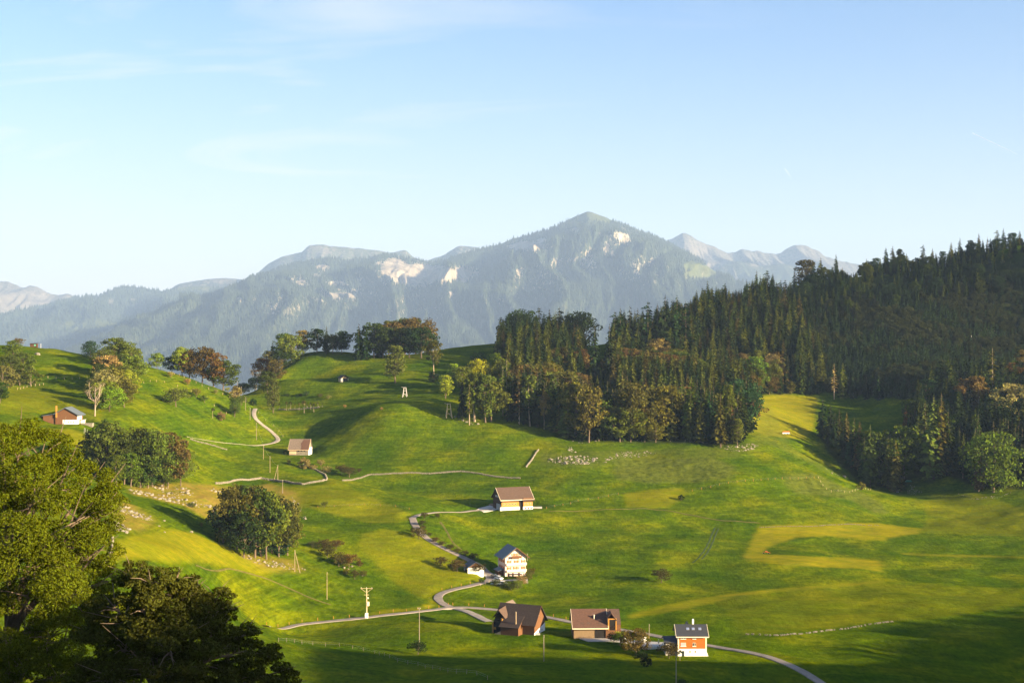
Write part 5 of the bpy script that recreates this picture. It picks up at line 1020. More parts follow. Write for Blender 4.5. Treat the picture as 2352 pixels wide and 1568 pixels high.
MB().tube([(-0.9, 2.6, 4.6+2.6*k), (-0.9, 2.6, 4.6+2.6*k+1.5)], [.28, .24], 8).build('vent', M_cream, ro)
for x in (-5.2, -3.0, 1.0):
    yy = 0.8; zz = 4.6+yy*k+0.20; MB().slab([(x-.6, yy-.35, zz-.35*k), (x+.6, yy-.35, zz-.35*k), (x+.6, yy+.35, zz+.35*k), (x-.6, yy+.35, zz+.35*k)], 0.06).build('roof_pane', M_tile, ro)
# --- dark barn
h = house('dark_barn', 1184, 1457, -24, 'dark brown barn with a lean-to, a cross gable and a white corner base', 'barn', dy=2)
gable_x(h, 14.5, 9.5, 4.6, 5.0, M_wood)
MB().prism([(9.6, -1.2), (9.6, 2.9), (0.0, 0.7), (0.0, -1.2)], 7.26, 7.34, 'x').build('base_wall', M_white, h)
MB().prism([(0.05, .75), (9.4, 2.9), (9.4, 4.6), (4.75, 9.5), (0.05, 4.6)], 7.26, 7.32, 'x').build('gable_boards', M_wood_lit, h)  # right gable in the lighter board tone, its sunlight painted in
roof_x(h, -7.25, 7.25, 9.5, 4.6, 5.0, M_tile_dark, 1.2, edge=M_wood, oe=0.8)
window(h, 3.6, 6.2, 0.8, 1.6, 7.33, face='+x', sill=None, mullion=False); 
for yy in (4.2, 6.6): MB().box(7.34, 7.38, yy, yy+.4, .6, 1.1).build('vent_opening', M_wood_lit, h)
MB().prism([(-3.6, -1.4), (0.05, -1.4), (0.05, 4.9), (-3.6, 3.0)], -4.2, 2.6, 'x').build('lean_to_wall', M_wood, h)
MB().prism([(-3.6, -1.4), (0.0, -1.4), (0.0, 4.8), (-3.6, 2.95)], 2.62, 2.68, 'x').build('lean_to_lit_boards', M_wood_lit, h)  # thin sheet that gives the lean-to end its painted sunlight
MB().slab([(-4.7, -4.3, 2.85), (3.0, -4.3, 2.85), (3.0, 1.2, 6.2), (-4.7, 1.2, 6.2)], 0.18).build('lean_to_roof', M_tile_dark, h)
MB().slab([(-8.3, -1.6, 5.3), (-5.6, -2.4, 8.4), (-5.6, 4.4, 8.9), (-8.3, 4.4, 6.0)], 0.15).slab([(-5.6, -2.4, 8.4), (-3.2, -1.6, 5.3), (-3.2, 4.4, 6.0), (-5.6, 4.4, 8.9)], 0.15).build('cross_gable_roof', M_tile, h)
MB().slab([(-7.9, 5.0, 8.0), (-6.0, 5.0, 9.9), (-6.0, 11.0, 9.9), (-7.9, 11.0, 8.0)], 0.15).slab([(-6.0, 5.0, 9.9), (-4.1, 5.0, 8.0), (-4.1, 11.0, 8.0), (-6.0, 11.0, 9.9)], 0.15).build('rear_gable_roof', M_tile_pale, h)
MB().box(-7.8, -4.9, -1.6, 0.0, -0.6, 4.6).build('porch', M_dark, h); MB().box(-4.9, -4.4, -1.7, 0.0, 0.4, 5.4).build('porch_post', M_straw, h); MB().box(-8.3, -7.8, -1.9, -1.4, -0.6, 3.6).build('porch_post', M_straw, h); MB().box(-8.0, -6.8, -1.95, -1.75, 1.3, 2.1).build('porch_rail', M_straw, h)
MB().prism([(-9.8, -1.5), (-4.2, -1.5), (-4.2, 1.2)], -3.6, -3.2).build('ramp_wall', M_stone, h)
# pole standing close in front of it
# --- pink house
h = house('pink_house', 1184, 1322, 17, 'tall pale pink farmhouse with a blue grey roof and orange shutters', 'house'); hp = h
W_, D_ = 9.4, 11.0; He, rise = 8.6, 3.6
MB().prism([(-W_/2, -2.0), (W_/2, -2.0), (W_/2, He), (0, He+rise), (-W_/2, He)], 0, D_).build('wall', M_pink, h)
k = rise/(W_/2); o_ = 1.5; rf = MB()
for s in (-1, 1):
    q = [(s*(W_/2+o_), -1.3, He-o_*k+.15), (0, -1.3, He+rise+.15), (0, D_+.8, He+rise+.15), (s*(W_/2+o_), D_+.8, He-o_*k+.15)]; rf.slab(q if s > 0 else q[::-1], 0.22)
ro = rf.build('roof', M_slate, h)
for s in (-1, 1): MB().slab([(s*(W_/2+o_), -1.42, He-o_*k+.18), (0, -1.42, He+rise+.18), (0, -1.3, He+rise+.18), (s*(W_/2+o_), -1.3, He-o_*k+.18)], 0.3).build('verge_board', M_wood_lit, ro)
MB().slab([(-2.9, 4.4, He+rise-2.9*k+.20), (-2.9, 3.2, He+rise-2.9*k+.20), (-1.9, 3.2, He+rise-1.9*k+.20), (-1.9, 4.4, He+rise-1.9*k+.20)], -0.06).build('roof_hatch', M_anthr, ro)
for z, xs_ in ((8.75, (-1.6, 0.0, 1.6)), (5.7, (-2.9, 0.2, 1.4, 3.5)), (2.9, (-2.9, -0.2, 1.3, 3.5))):
    for x in xs_: window(h, x, z, 0.8, 1.15, -0.02, shut=M_shut if x in (0.0, -2.9, 0.2, 3.5, -0.2) else None, sill=None)
for z, w_ in ((8.0, 4.6), (4.9, 9.2), (2.1, 9.2)):
    bl = MB().box(-w_/2+0.2, w_/2+0.2, -1.25, 0, z-.12, z).build('balcony', M_cream if z != 8.0 else M_wood_lit, h)
    MB().box(-w_/2+0.2, w_/2+0.2, -1.25, -1.18, z, z+.95 if z != 4.9 else z+1.0).build('railing', M_pink if z == 4.9 else (M_wood_lit if z == 8.0 else M_cream), bl)
    for q in range(2): MB().box((-w_/2+0.2 if q == 0 else w_/2+0.08), (-w_/2+0.32 if q == 0 else w_/2+0.2), -1.25, -1.1, z-2.9 if z < 8 else z-.9, z).build('balcony_post', M_wood_lit, bl)
for z in (5.7, 2.9):
    for y in (2.0, 5.0, 8.0): window(h, y, z, 0.8, 1.2, -W_/2-.02, face='-x', shut=M_shut, sill=None)
for x in (-3.2, -1.2, 1.6): MB().box(x-.4, x+.4, -.1, -.02, -.6, 1.4).build('door', M_dark, h)
MB().box(-W_/2-2.4, -W_/2-.02, 2.0, 8.0, -1.5, 2.2).build('porch', M_wood, h); MB().slab([(-W_/2-2.9, 1.4, 2.2), (-W_/2-.02, 1.4, 3.2), (-W_/2-.02, 8.6, 3.2), (-W_/2-2.9, 8.6, 2.2)], 0.15).build('porch_roof', M_slate, h)
# garden terrace with stone edging
p = ray(1180, 1332); t_ = empty('garden_terrace', (p.x, p.y, p.z)); tag(t_, 'small garden terrace with a dark pergola in front of the pink house', 'terrace')
MB().prism([(-6.5, -2.5), (6.5, -2.5), (6.0, 0.15), (-6.0, 0.15)], -1.5, 5.5).build('retaining_wall', M_stone, t_); MB().box(-5.9, 6.0, -1.4, 5.4, 0.15, 0.2).build('paving', M_grey, t_)
pg = MB().box(-2.5, 3.6, 0.2, 3.2, 2.2, 2.32).build('pergola_roof', M_tile_dark, t_)
for x in (-2.4, 0.5, 3.5):
    for y in (.3, 3.1): MB().box(x-.06, x+.06, y-.06, y+.06, .2, 2.2).build('post', M_wood, pg)
# --- garage
h = house('garage', 1093, 1318, 17, 'small white garage with a dark pitched roof beside the pink house', 'garage')
MB().prism([(-3.6, -1.5), (3.6, -1.5), (3.6, 2.9), (0, 5.1), (-3.6, 2.9)], 0, 6.5).build('wall', M_white, h); rf = MB()
for s in (-1, 1):
    q = [(s*4.4, -.9, 2.55), (0, -.9, 5.25), (0, 7.2, 5.25), (s*4.4, 7.2, 2.55)]; rf.slab(q if s > 0 else q[::-1], 0.2)
rf.build('roof', M_anthr, h); MB().prism([(-3.5, 2.9), (3.5, 2.9), (0, 5.0)], -.08, -.01).build('gable_boards', M_wood_lit, h); MB().box(-3.68, -3.61, 1.2, 4.2, -.5, 1.9).build('door', M_wood, h)
window(h, 1.2, 1.1, .8, .9, -.02, sill=None)
# --- cow barn on the middle terrace
h = house('cow_barn', 1187, 1170, 21, 'large barn with white base, ochre band and brown roof on the middle terrace', 'barn')
L_, D_, He, rise = 17.0, 12.5, 6.0, 5.0
gable_x(h, L_, D_, He, rise, M_wood)
MB().box(-8.4, 1.2, -.12, -.01, 4.0, 6.0).build('board_wall', M_wood_lit, h); MB().box(3.3, 8.4, -1.0, -.01, 3.9, 6.0).build('board_wall', M_wood_lit, h)  # front boards lighter than the gable, sunlight put into the tone
MB().box(-8.45, 1.25, -.16, -.01, 1.6, 4.0).build('ochre_wall', M_straw, h); MB().box(3.25, 8.45, -1.05, -.01, 1.6, 3.9).build('ochre_wall', M_straw, h)
MB().box(-9.4, 1.35, -.7, -.01, -1.0, 1.6).build('base_wall', M_white, h); MB().box(3.2, 8.5, -1.12, -.01, -1.0, 1.6).build('base_wall', M_white, h)
MB().box(1.3, 3.2, -.06, -.01, -1, 6).build('recess_shadow', M_dark, h)  # dark sheet painted in for the shadow between the two fronts
for x in (-7.2, -5.6, -4.0, -2.4, -0.8): window(h, x, 2.7, 1.0, .7, -.17, sill=None, mullion=False)
for x in (4.3, 5.8, 7.6): window(h, x, 2.7, .9, .7, -1.06, sill=None, mullion=False)
for x in (4.1, 5.6, 7.1): MB().box(x, x+.9, -1.16, -1.1, .2, 1.1).build('stable_door', M_wood_lit, h)
roof_x(h, -8.5, 8.5, D_, He, rise, M_tile, 1.1, edge=M_cream, oe=0.9)
MB().slab([(2.6, -2.2, 4.65), (9.4, -2.2, 4.65), (9.4, -0.9, 5.4), (2.6, -0.9, 5.4)], 0.18).build('lower_roof', M_tile, h)
MB().box(-8.6, -8.51, 4, 9, 6.2, 7.2).build('vent_window', M_grey, h); MB().box(-8.7, -8.51, .5, 7, -1, 3.0).build('stone_wall', M_grey, h)
# forecourt of the cow barn, yards of the lower farm
def yard(name, spec, m_, lift=0.06, dmin=300):
    P_ = [ray(*map(float, t.split()), dmin=dmin) for t in spec.split(';')]; c_ = sum((Vector(q) for q in P_), Vector())/len(P_); m_v = MB(); rings = 5; vs = []
    dens_ = []
    for a_, b_ in zip(P_, P_[1:]+P_[:1]):
        for t in range(4): dens_.append(a_.lerp(b_, t/4))
    n_ = len(dens_); vs.append((c_.x, c_.y, zg(c_.x, c_.y)+lift))
    for r_ in range(1, rings+1):
        for q in dens_:
            w_ = c_.lerp(q, r_/rings); vs.append((w_.x, w_.y, zg(w_.x, w_.y)+lift))
    for q in dens_: vs.append((q.x, q.y, zg(q.x, q.y)-0.5))
    fs = [(0, 1+i_, 1+(i_+1) % n_) for i_ in range(n_)]
    for r_ in range(rings):
        for i_ in range(n_): fs.append((1+r_*n_+i_, 1+(r_+1)*n_+i_, 1+(r_+1)*n_+(i_+1) % n_, 1+r_*n_+(i_+1) % n_))
    m_v.add(vs, fs); o = m_v.build(name, m_); tag(o, kind='structure'); return o
yard('forecourt', '1093 1171;1110 1176;1135 1172;1152 1167;1160 1160;1145 1157;1125 1161;1100 1167', M_paleyard, 0.20)
yard('forecourt', '1318 1462;1328 1440;1338 1437;1345 1466;1400 1466;1445 1468;1480 1474;1440 1477;1400 1473;1350 1473', M_grey, 0.22)
yard('forecourt', '1478 1474;1530 1476;1545 1482;1530 1485;1478 1482', M_grey, 0.24)
yard('forecourt', '1110 1320;1130 1316;1146 1330;1160 1335;1160 1344;1140 1342;1124 1334', M_grey, 0.24)
for spec in ('1642 1211;1634 1228;1626 1248;1615 1268;1602 1284;1590 1292', '1650 1213;1642 1230;1634 1250;1624 1270;1612 1284'):
    q = smooth(resample(line(spec), 2.0), 4); q[:, 2] = terr(q[:, 0], q[:, 1]); tag(strip('wheel_rut', q, .45, mat('trodden_dark_grass', (0.022, 0.045, 0.004), 0.95, 0.3, 0.8), 0.08), kind='structure')
for spec in ('1260 1174;1340 1172;1420 1168;1480 1166;1540 1172;1600 1184;1680 1196;1745 1200', '445 1296;520 1300;600 1320;660 1345;710 1372;760 1388', '1010 1198;1022 1214;1034 1238;1044 1252;1060 1262'):
    q = smooth(resample(line(spec), 2.5), 5); q[:, 2] = terr(q[:, 0], q[:, 1]); tag(strip('foot_path', q, .7, mat('worn_grass_path', (0.085, 0.075, 0.012), 0.95, 0.35, 0.5), 0.07), kind='structure')
# --- stone barn left of the knoll
h = house('stone_barn', 686, 1045, -4, 'small pale stone barn with a patched tile roof above the curved wall', 'barn')
gable_x(h, 11.6, 10.0, 4.0, 5.2, M_stone)
ro = roof_x(h, -5.8, 5.8, 10.0, 4.0, 5.2, M_tile_pale, 0.9, edge=M_weather, oe=0.5); k = 5.2/5
MB().slab([(1.2, -.85, 4-.85*k+.24), (6.1, -.85, 4-.85*k+.24), (6.1, 4.6, 4+4.6*k+.24), (2.0, 4.6, 4+4.6*k+.24)], 0.05).add([(1.25, .6, 4+.6*k+.27), (2.1, 4.5, 4+4.5*k+.27), (.8, 2.5, 4+2.5*k+.27)], [(0, 1, 2)]).build('newer_tiles', M_tile_red, ro)
for x, w_ in ((-0.6, .9), (1.4, .5), (3.2, .5)): MB().box(x, x+w_, -.08, -.01, 2.2, 3.0).build('opening', M_dark, h)
MB().box(-5.6, -1.5, -.14, -.01, .6, 3.0).build('board_wall', M_weather, h); MB().box(5.82, 5.95, 0.2, 9.8, -.5, 4.2).build('sunlit_gable_wall', M_white, h)  # white sheet on the right gable, sunlight put into the colour
# --- little shed on the hill meadow
h = house('hay_shed', 793, 876, 35, 'little open fronted shed with a dark roof alone on the hill meadow', 'shed')
MB().prism([(-2.6, -1), (2.6, -1), (2.6, 2.6), (0, 4.3), (-2.6, 2.6)], 1.6, 5.6).build('wall', M_weather, h); rf = MB()
for s in (-1, 1):
    q = [(s*3.2, -.4, 2.3), (0, -.4, 4.5), (0, 6.2, 4.5), (s*3.2, 6.2, 2.3)]; rf.slab(q if s > 0 else q[::-1], 0.16)
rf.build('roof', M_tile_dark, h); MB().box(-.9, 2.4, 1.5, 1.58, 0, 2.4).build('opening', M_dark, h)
for x in (-2.4, 2.4): MB().box(x-.1, x+.1, -.1, .1, -.8, 2.7).build('post', M_cream, h)
MB().box(-2.6, -1.0, 1.45, 1.58, 0, 2.5).build('front_boards', M_white, h)
# --- farm on the left
h = house('farmhouse', 151, 974, 3, 'brown gabled farmhouse with a white base and a side wing on the left hill', 'house')
MB().prism([(-5.2, -1.5), (5.6, -1.5), (5.6, 4.6), (-.3, 8.0), (-5.2, 5.2)], 0, 12).build('wall', M_wood_lit, h)
MB().box(-1.5, 5.7, -.1, 4, -1.5, 2.2).build('base_wall', M_white, h); MB().box(5.62, 5.75, 0, 9, 2.2, 4.5).build('side_wall', M_white, h)
MB().slab([(-.3, -.8, 8.25), (6.9, -.8, 4.15), (6.9, 12.8, 4.15), (-.3, 12.8, 8.25)], -0.22).slab([(-6.2, -.8, 4.85), (-.3, -.8, 8.25), (-.3, 12.8, 8.25), (-6.2, 12.8, 4.85)], -0.22).build('roof', M_slate, h)
MB().prism([(-11.5, -1), (-5.2, -1), (-5.2, 4.9), (-11.5, 4.1)], 0.6, 8).build('wing_wall', M_wood_lit, h); MB().slab([(-12, -.1, 4.15), (-5.2, -.1, 5.15), (-5.2, 8.8, 5.15), (-12, 8.8, 4.15)], -0.2).build('wing_roof', M_slate, h)
MB().box(-5.0, -4.3, -.5, .2, 3.4, 9.4).build('chimney', M_straw, h)
for x in (1.3, 2.6, 3.9): window(h, x, .6, .7, .7, -.12, sill=None, mullion=False)
small('garden_hut', 186, 972, MB().box(-1.5, 1.5, 0, 2, -.5, 1.6).slab([(-1.9, -.4, 1.6), (1.9, -.4, 1.9), (1.9, 2.4, 1.9), (-1.9, 2.4, 1.6)], .12), M_white, 'little white hut at the right corner of the farmhouse', 'hut')
small('stone_terrace', 200, 977, MB().prism([(-3.2, .2), (2.6, -.9), (2.6, 1.2), (-3.2, 1.2)], 0, 3), M_stone, 'pale terrace wall right of the white hut at the farm', 'wall')
h = house('field_hut', 77, 788, 5, 'tiny dark wooden hut with a green shutter on the far left skyline', 'hut', sink=.2)
MB().box(-2.3, 2.3, 0, 3, -1.5, 2.3).build('wall', M_wood, h); MB().slab([(-2.7, -.5, 2.4), (2.7, -.5, 2.5), (2.7, 3.4, 2.8), (-2.7, 3.4, 2.7)], .15).build('roof', M_tile_dark, h); MB().box(.3, 1.5, -.06, -.01, .8, 1.9).build('shutter', M_green, h)
small('white_post', 93.7, 789, MB().tube([(0, 0, -1), (0, 0, 3.0)], [.12, .1], 6), M_white, 'short white post on the skyline right of the tiny hut', 'post')

# ------------------------------------------------------------------ poles, pylons and wires
def pole(u, vb, vt, label, arm=0.0, r=0.13, mat_=M_pole, strut=0, dmin=300, name='utility_pole'):
    p = ray(u, vb, dmin); h_ = (vb-vt)*p.y/F; e_ = empty(name, p); tag(e_, label, 'pole', 'timber line poles')
    MB().tube([(0, 0, -.5), (0, 0, h_)], [r*1.15, r*.75], 8).build('shaft', mat_, e_)
    if arm:
        cr = MB().box(-arm, arm, -.07, .07, h_-.5, h_-.36).build('crossarm', mat_, e_)
        for x in (-arm*.9, 0, arm*.9): MB().tube([(x, 0, h_-.36), (x, 0, h_-.1)], [.05, .04], 6).build('insulator', M_white, cr)
    else:
        for z in (h_-.3, h_-.7): MB().tube([(.12, 0, z), (.24, 0, z+.1)], [.04, .04], 6).build('insulator', M_white, e_)
    if strut: MB().tube([(strut*h_*.25, -.4, -.5), (0, 0, h_*.95)], [r, r*.7], 8).build('strut', mat_, e_)
    return Vector((p.x, p.y, p.z+h_-.2))
PT = {}
for (u, vb, vt, lb, arm, st) in ((545, 916, 875, 'pole at the left of the pair of poles on the saddle', 0, 0), (554, 916, 887, 'second shorter pole of the pair on the saddle', 0, 0), (564, 942, 912, 'pole beside the fence near the saddle', 0, 0), (574.4, 964, 935.5, 'pole left of the farm track below the saddle', 0, 0),
        (589, 1010, 970, 'pole inside the bend of the farm track', 0, 0), (605, 1054, 1020, 'pole just below the farm track', 0, 0), (620, 1085, 1047, 'pole between the track and the curved wall', 0, 0), (638, 1104, 1067, 'pole with a slanting strut at the curved stone wall', 0, -1), (649, 1132, 1101, 'short pole on the slope right below the curved wall', 0, 0),
        (677, 1312, 1262, 'pole with a slanting strut right of the round clump', 0, 1), (751, 1376, 1313, 'plain pole on the sunny slope above the transformer', 0, 0), (963, 1488, 1394, 'tall pole beside the lone dark fruit tree', .5, 0), (1185, 1458, 1404, 'stout bleached pole in front of the dark barn', 0, 0), (1249, 1518, 1457, 'thin dark pole on the meadow below the dark barn', 0, 0),
        (1553, 1575, 1500, 'dark pole at the bottom edge below the orange house', 0, 0), (1491, 1465, 1432, 'thin pole at the roadside before the orange house', 0, 0), (1211, 1287, 1270, 'thin pole behind the right corner of the pink house roof', 0, 0), (2231, 788, 770, 'short white bare trunk on the cleared slope', 0, 0)):
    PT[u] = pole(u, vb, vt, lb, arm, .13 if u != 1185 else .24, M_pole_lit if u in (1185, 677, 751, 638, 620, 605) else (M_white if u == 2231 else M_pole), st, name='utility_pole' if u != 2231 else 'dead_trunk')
p = ray(842, 1419); h_ = 68*p.y/F; e_ = empty('transformer_pole', p); tag(e_, 'concrete transformer pole with a wide triangular top and grey boxes by the road', 'pole')
MB().tube([(0, 0, -.5), (0, 0, h_)], [.28, .18], 8).build('shaft', M_weather, e_)
MB().tube([(-2.2, 0, h_+.1), (2.2, 0, h_+.1)], [.09, .09], 6).build('crossarm', M_weather, e_); MB().tube([(-2.1, 0, h_), (0, 0, h_-1.5)], [.07, .07], 6).tube([(2.1, 0, h_), (0, 0, h_-1.5)], [.07, .07], 6).build('brace', M_weather, e_)
for x in (-2.0, 0, 2.0): MB().tube([(x, 0, h_+.15), (x, 0, h_+.5)], [.08, .05], 6).build('insulator', M_white, e_)
MB().box(-.9, .9, -.1, .1, h_-2.4, h_-2.25).build('lower_crossarm', M_weather, e_); MB().box(.1, 1.0, -.45, .35, h_*.42, h_*.42+1.5).build('transformer', M_cream, e_); MB().box(.15, .8, -.3, .3, h_*.66, h_*.66+.5).build('switch_box', M_cream, e_); MB().box(-.55, .55, -.5, .5, -.6, 1.9).build('footing', M_white, e_)
def wire(a_, b_, sag=1.0, name='power_line', lb='thin wire between two timber poles'):
    pts_ = [a_.lerp(b_, t/8)-Vector((0, 0, sag*4*(t/8)*(1-t/8))) for t in range(9)]; o = MB().tube(pts_, [.02]*9, 4).build(name, M_metal); tag(o, lb, 'wire', 'power line wires')
ks = [545, 564, 574.4, 589, 605, 620, 638]
for a_, b_ in zip(ks, ks[1:]): wire(PT[a_], PT[b_])
def pylon(u, vb, vt, label, m_, w_=1.9, rz=10):
    p = ray(u, vb); h_ = (vb-vt)*p.y/F; e_ = empty('cableway_pylon', p, R(rz)); tag(e_, label, 'pylon', 'timber cableway pylons')
    for sx in (-1, 1):
        for sy in (0, 1): MB().tube([(sx*w_, sy*3.2-1.6, -.6), (sx*w_*.38, (sy*3.2-1.6)*.25, h_)], [.22, .17], 8).build('leg', m_, e_)
    for t in (.30, .62, .98): q = w_*(1-.62*t); MB().box(-q, q, -1.6*(1-.75*t)-.08, -1.6*(1-.75*t)+.1, h_*t-.18, h_*t+.1).build('crossbeam', m_, e_)
    q = w_*(1-.62*.3); MB().tube([(-q, -1.2, h_*.3), (w_*(1-.62*.62)*-1, -.8, h_*.62)], [.1, .1], 6).tube([(-q*.2, -1.25, h_*.32), (w_*.95, -1.5, .2)], [.14, .14], 6).build('brace', m_, e_)
    MB().tube([(-w_*1.5, -.5, h_+.15), (-w_*.2, -.5, h_-.5)], [.12, .12], 6).build('cable_arm', m_, e_)
pylon(1031, 959, 926, 'sun bleached wooden pylon at the left edge of the forest', M_weather, 1.9, 12); pylon(930, 911, 889, 'grey timber pylon standing in the shaded hill meadow', M_grey, 1.5, -5)

# ------------------------------------------------------------------ stones: dry stone walls, boulder fields
rs = np.random.RandomState(12)
STONES = []
for k in range(6):
    th = np.linspace(0, math.pi, 5)[1:-1]; vs = [(0, 0, .5)]; 
    for t in th:
        for a_ in range(6): r_ = .5*math.sin(t)*rs.uniform(.75, 1.2); vs.append((r_*math.cos(a_*1.047), r_*math.sin(a_*1.047), .5*math.cos(t)*rs.uniform(.8, 1.15)))
    vs.append((0, 0, -.5)); fs = [(0, 1+a_, 1+(a_+1) % 6) for a_ in range(6)]
    for l_ in range(2): fs += [(1+l_*6+a_, 7+l_*6+a_, 7+l_*6+(a_+1) % 6, 1+l_*6+(a_+1) % 6) for a_ in range(6)]
    fs += [(19, 13+(a_+1) % 6, 13+a_) for a_ in range(6)]; STONES.append(MB().add(vs, fs).mesh('stone_block', M_stone))
def stone_obj(name, loc, s, par=None, base=(0, 0, 0)):
    o = bpy.data.objects.new(name, STONES[rs.randint(6)]); link(o, par); o.location = (loc[0]-base[0], loc[1]-base[1], loc[2]-base[2]); o.scale = s; o.rotation_euler = (rs.uniform(-.3, .3), rs.uniform(-.3, .3), rs.uniform(0, 6.3)); return o
def stone_mass(name, P_, S_, par=None, label=None, cat=None, base=(0, 0, 0)):
    """many small stones joined"""
    V = []; Fc = []; b_ = 0
    tv = [np.array([v_.co[:] for v_ in m_.vertices]) for m_ in STONES]; tf_ = [[tuple(p_.vertices) for p_ in m_.polygons] for m_ in STONES]
    m_ = MB()
    for p_, s_ in zip(P_, S_):
        k = rs.randint(6); a_ = rs.uniform(0, 6.3); c_, s2 = math.cos(a_), math.sin(a_); q = tv[k]*np.array(s_); q = np.column_stack([q[:, 0]*c_-q[:, 1]*s2, q[:, 0]*s2+q[:, 1]*c_, q[:, 2]])+np.array(p_)-np.array(base)
        m_.add(q.tolist(), tf_[k])
    o = m_.build(name, M_stone, par); tag(o, label, cat, kind='stuff'); return o
def wall_line(spec, label, hgt=1.0, wid=0.7, n_ind=220, gap=0.0, dmin=300):
    q = resample(line(spec, dmin), 0.62); q[:, 2] = terr(q[:, 0], q[:, 1]); base = q[len(q)//2].copy(); e_ = empty('dry_stone_wall', base); tag(e_, label, 'wall', 'dry stone walls on the slopes')
    tops = []; rest_p = []; rest_s = []
    for k, p_ in enumerate(q):
        if rs.rand() < gap: continue
        for cse in range(2):
            s_ = (rs.uniform(.55, 1.0), rs.uniform(.5, wid+.3), rs.uniform(.40, .70)*hgt); loc = (p_[0]+rs.uniform(-.15, .15), p_[1]+rs.uniform(-.2, .2), p_[2]+.15+cse*.42*hgt)
            if cse == 1: tops.append((loc, s_))
            else: rest_p.append(loc); rest_s.append(s_)
    if len(tops) > n_ind:
        idx = set(np.linspace(0, len(tops)-1, n_ind).astype(int).tolist())
    else: idx = set(range(len(tops)))
    for k, (l_, s_) in enumerate(tops):
        if k in idx: stone_obj('stone', l_, s_, e_, base)
        else: rest_p.append(l_); rest_s.append(s_)
    if rest_p: stone_mass('stone_course', rest_p, rest_s, e_, base=base)
wall_line('495 1111;524 1109;573 1103;599 1099;630 1103;674 1111;695 1113;712 1110;741 1105;751 1100;747 1091;727 1081;710 1074;696 1069', 'bright curved stone wall sweeping round below the small stone barn', 1.25, .9)
wall_line('787 1104;813 1102;847 1091;899 1088;956 1087;1008 1087;1059 1083;1099 1088;1137 1095;1194 1099', 'long straight stone wall across the middle meadow', 1.0, .8)
wall_line('1209 1073;1222 1056;1237 1034', 'short steep stone wall climbing at the right end of the long one', 1.2, .9, 80)
wall_line('232 1305;245 1290;256 1268;258 1250;258 1235', 'bent stone wall beside the dark foreground tree', 1.1, .7, 90)
wall_line('640 941;680 941;712 938;733 936', 'grey stone wall behind the young fruit trees in the hollow', .9, .6, 110, .1)
wall_line('1715 1457;1760 1459;1800 1459;1850 1455;1900 1448;1950 1443;2000 1434;2050 1428', 'broken stone line along the bank in the dark lower field', .6, .6, 120, .45)
wall_line('1740 1211;1830 1209;1900 1206;1960 1204;2020 1207', 'pale low stone edge along the top of the mown strip', .35, .5, 90, .2)
q_ = line('438 1009;465 1017;495 1025;521 1033'); 
wall_line('438 1009;465 1017;495 1025;521 1033', 'dark low stone bank just below the farm track', .8, .8, 60)
def rocks(polys, count, smin, smax, clabel, slabel, cat='rocks', big=8, dmin=300):
    us = [t_[0] for P_ in polys for t_ in P_]; vs_ = [t_[1] for P_ in polys for t_ in P_]; pts_ = []
    while len(pts_) < count:
        u = rs.uniform(min(us), max(us)); v = rs.uniform(min(vs_), max(vs_))
        if any(in_poly(np.array([u]), np.array([v]), P_)[0] for P_ in polys): pts_.append(ray(u, v, dmin))
    S_ = [smin+(smax-smin)*rs.rand()**3 for _ in pts_]; order_ = np.argsort(S_)[::-1]
    P2 = []; S2 = []
    for r_, k in enumerate(order_):
        p_ = pts_[k]; s_ = (S_[k]*rs.uniform(.8, 1.5), S_[k]*rs.uniform(.7, 1.2), S_[k]*rs.uniform(.5, .9)); l_ = (p_.x, p_.y, p_.z+s_[2]*.05)
        if r_ < big: o = stone_obj('boulder', l_, s_); tag(o, clabel, 'boulder', clabel.split(' boulder')[0]+' boulders')
        else: P2.append(l_); S2.append(s_)
    if P2: stone_mass('rock_scatter', P2, S2, None, slabel, 'rocks')
rocks([pl('285 1120;330 1128;400 1140;450 1150;500 1168;505 1180;470 1168;400 1158;340 1140;300 1132'), pl('340 1112;430 1120;450 1140;380 1135')], 220, .4, 2.0, 'cream boulder in the rocky band under the knoll clump', 'broken pale rocks scattered along the rocky band under the knoll clump', big=26)
rocks([pl('268 1158;300 1168;330 1180;352 1192;350 1198;310 1188;275 1175'), pl('262 1200;285 1205;300 1218;290 1225;265 1218')], 110, .5, 2.3, 'cream boulder in the rocks at the edge of the foreground tree', 'pale rocks beside the foreground tree crown', big=16)
rocks([pl('505 1150;520 1165;528 1195;515 1190'), pl('670 1140;690 1160;705 1195;690 1190;675 1165'), pl('480 1120;560 1128;545 1140;490 1132')], 60, .4, 1.5, 'cream boulder in the dry grass around the round clump', 'small pale rocks in the dry grass round the clump', big=8)
rocks([pl('545 1268;600 1285;660 1292;700 1308;660 1308;610 1298;560 1284')], 70, .4, 1.5, 'pale boulder at the foot of the round clump', 'small rocks and rubble at the foot of the round clump', big=8)
rocks([pl('1252 1056;1290 1048;1330 1046;1372 1050;1374 1062;1340 1066;1290 1066;1256 1060'), pl('1296 1022;1315 1024;1322 1040;1308 1038')], 240, .5, 1.9, 'grey cream boulder in the stone heap below the forest', 'heap of grey cream stones below the forest edge', big=24)
rocks([pl('1412 1040;1450 1036;1500 1036;1510 1044;1460 1050;1410 1052'), pl('1380 1052;1410 1048;1410 1058;1385 1062')], 120, .4, 1.4, 'pale boulder in the rough pasture below the forest', 'pale stones in the rough pasture', big=12)
rocks([pl('1655 1026;1690 1022;1720 1018;1745 1024;1720 1036;1680 1036')], 70, .5, 1.8, 'reddish pale boulder at the right corner of the forest', 'rubble at the right corner of the forest', big=10)
rocks([pl('1310 1010;1420 1008;1520 1004;1640 1010;1640 1018;1500 1012;1320 1018')], 60, .4, 1.3, 'small boulder along the foot of the forest', 'small stones along the foot of the forest', big=6)
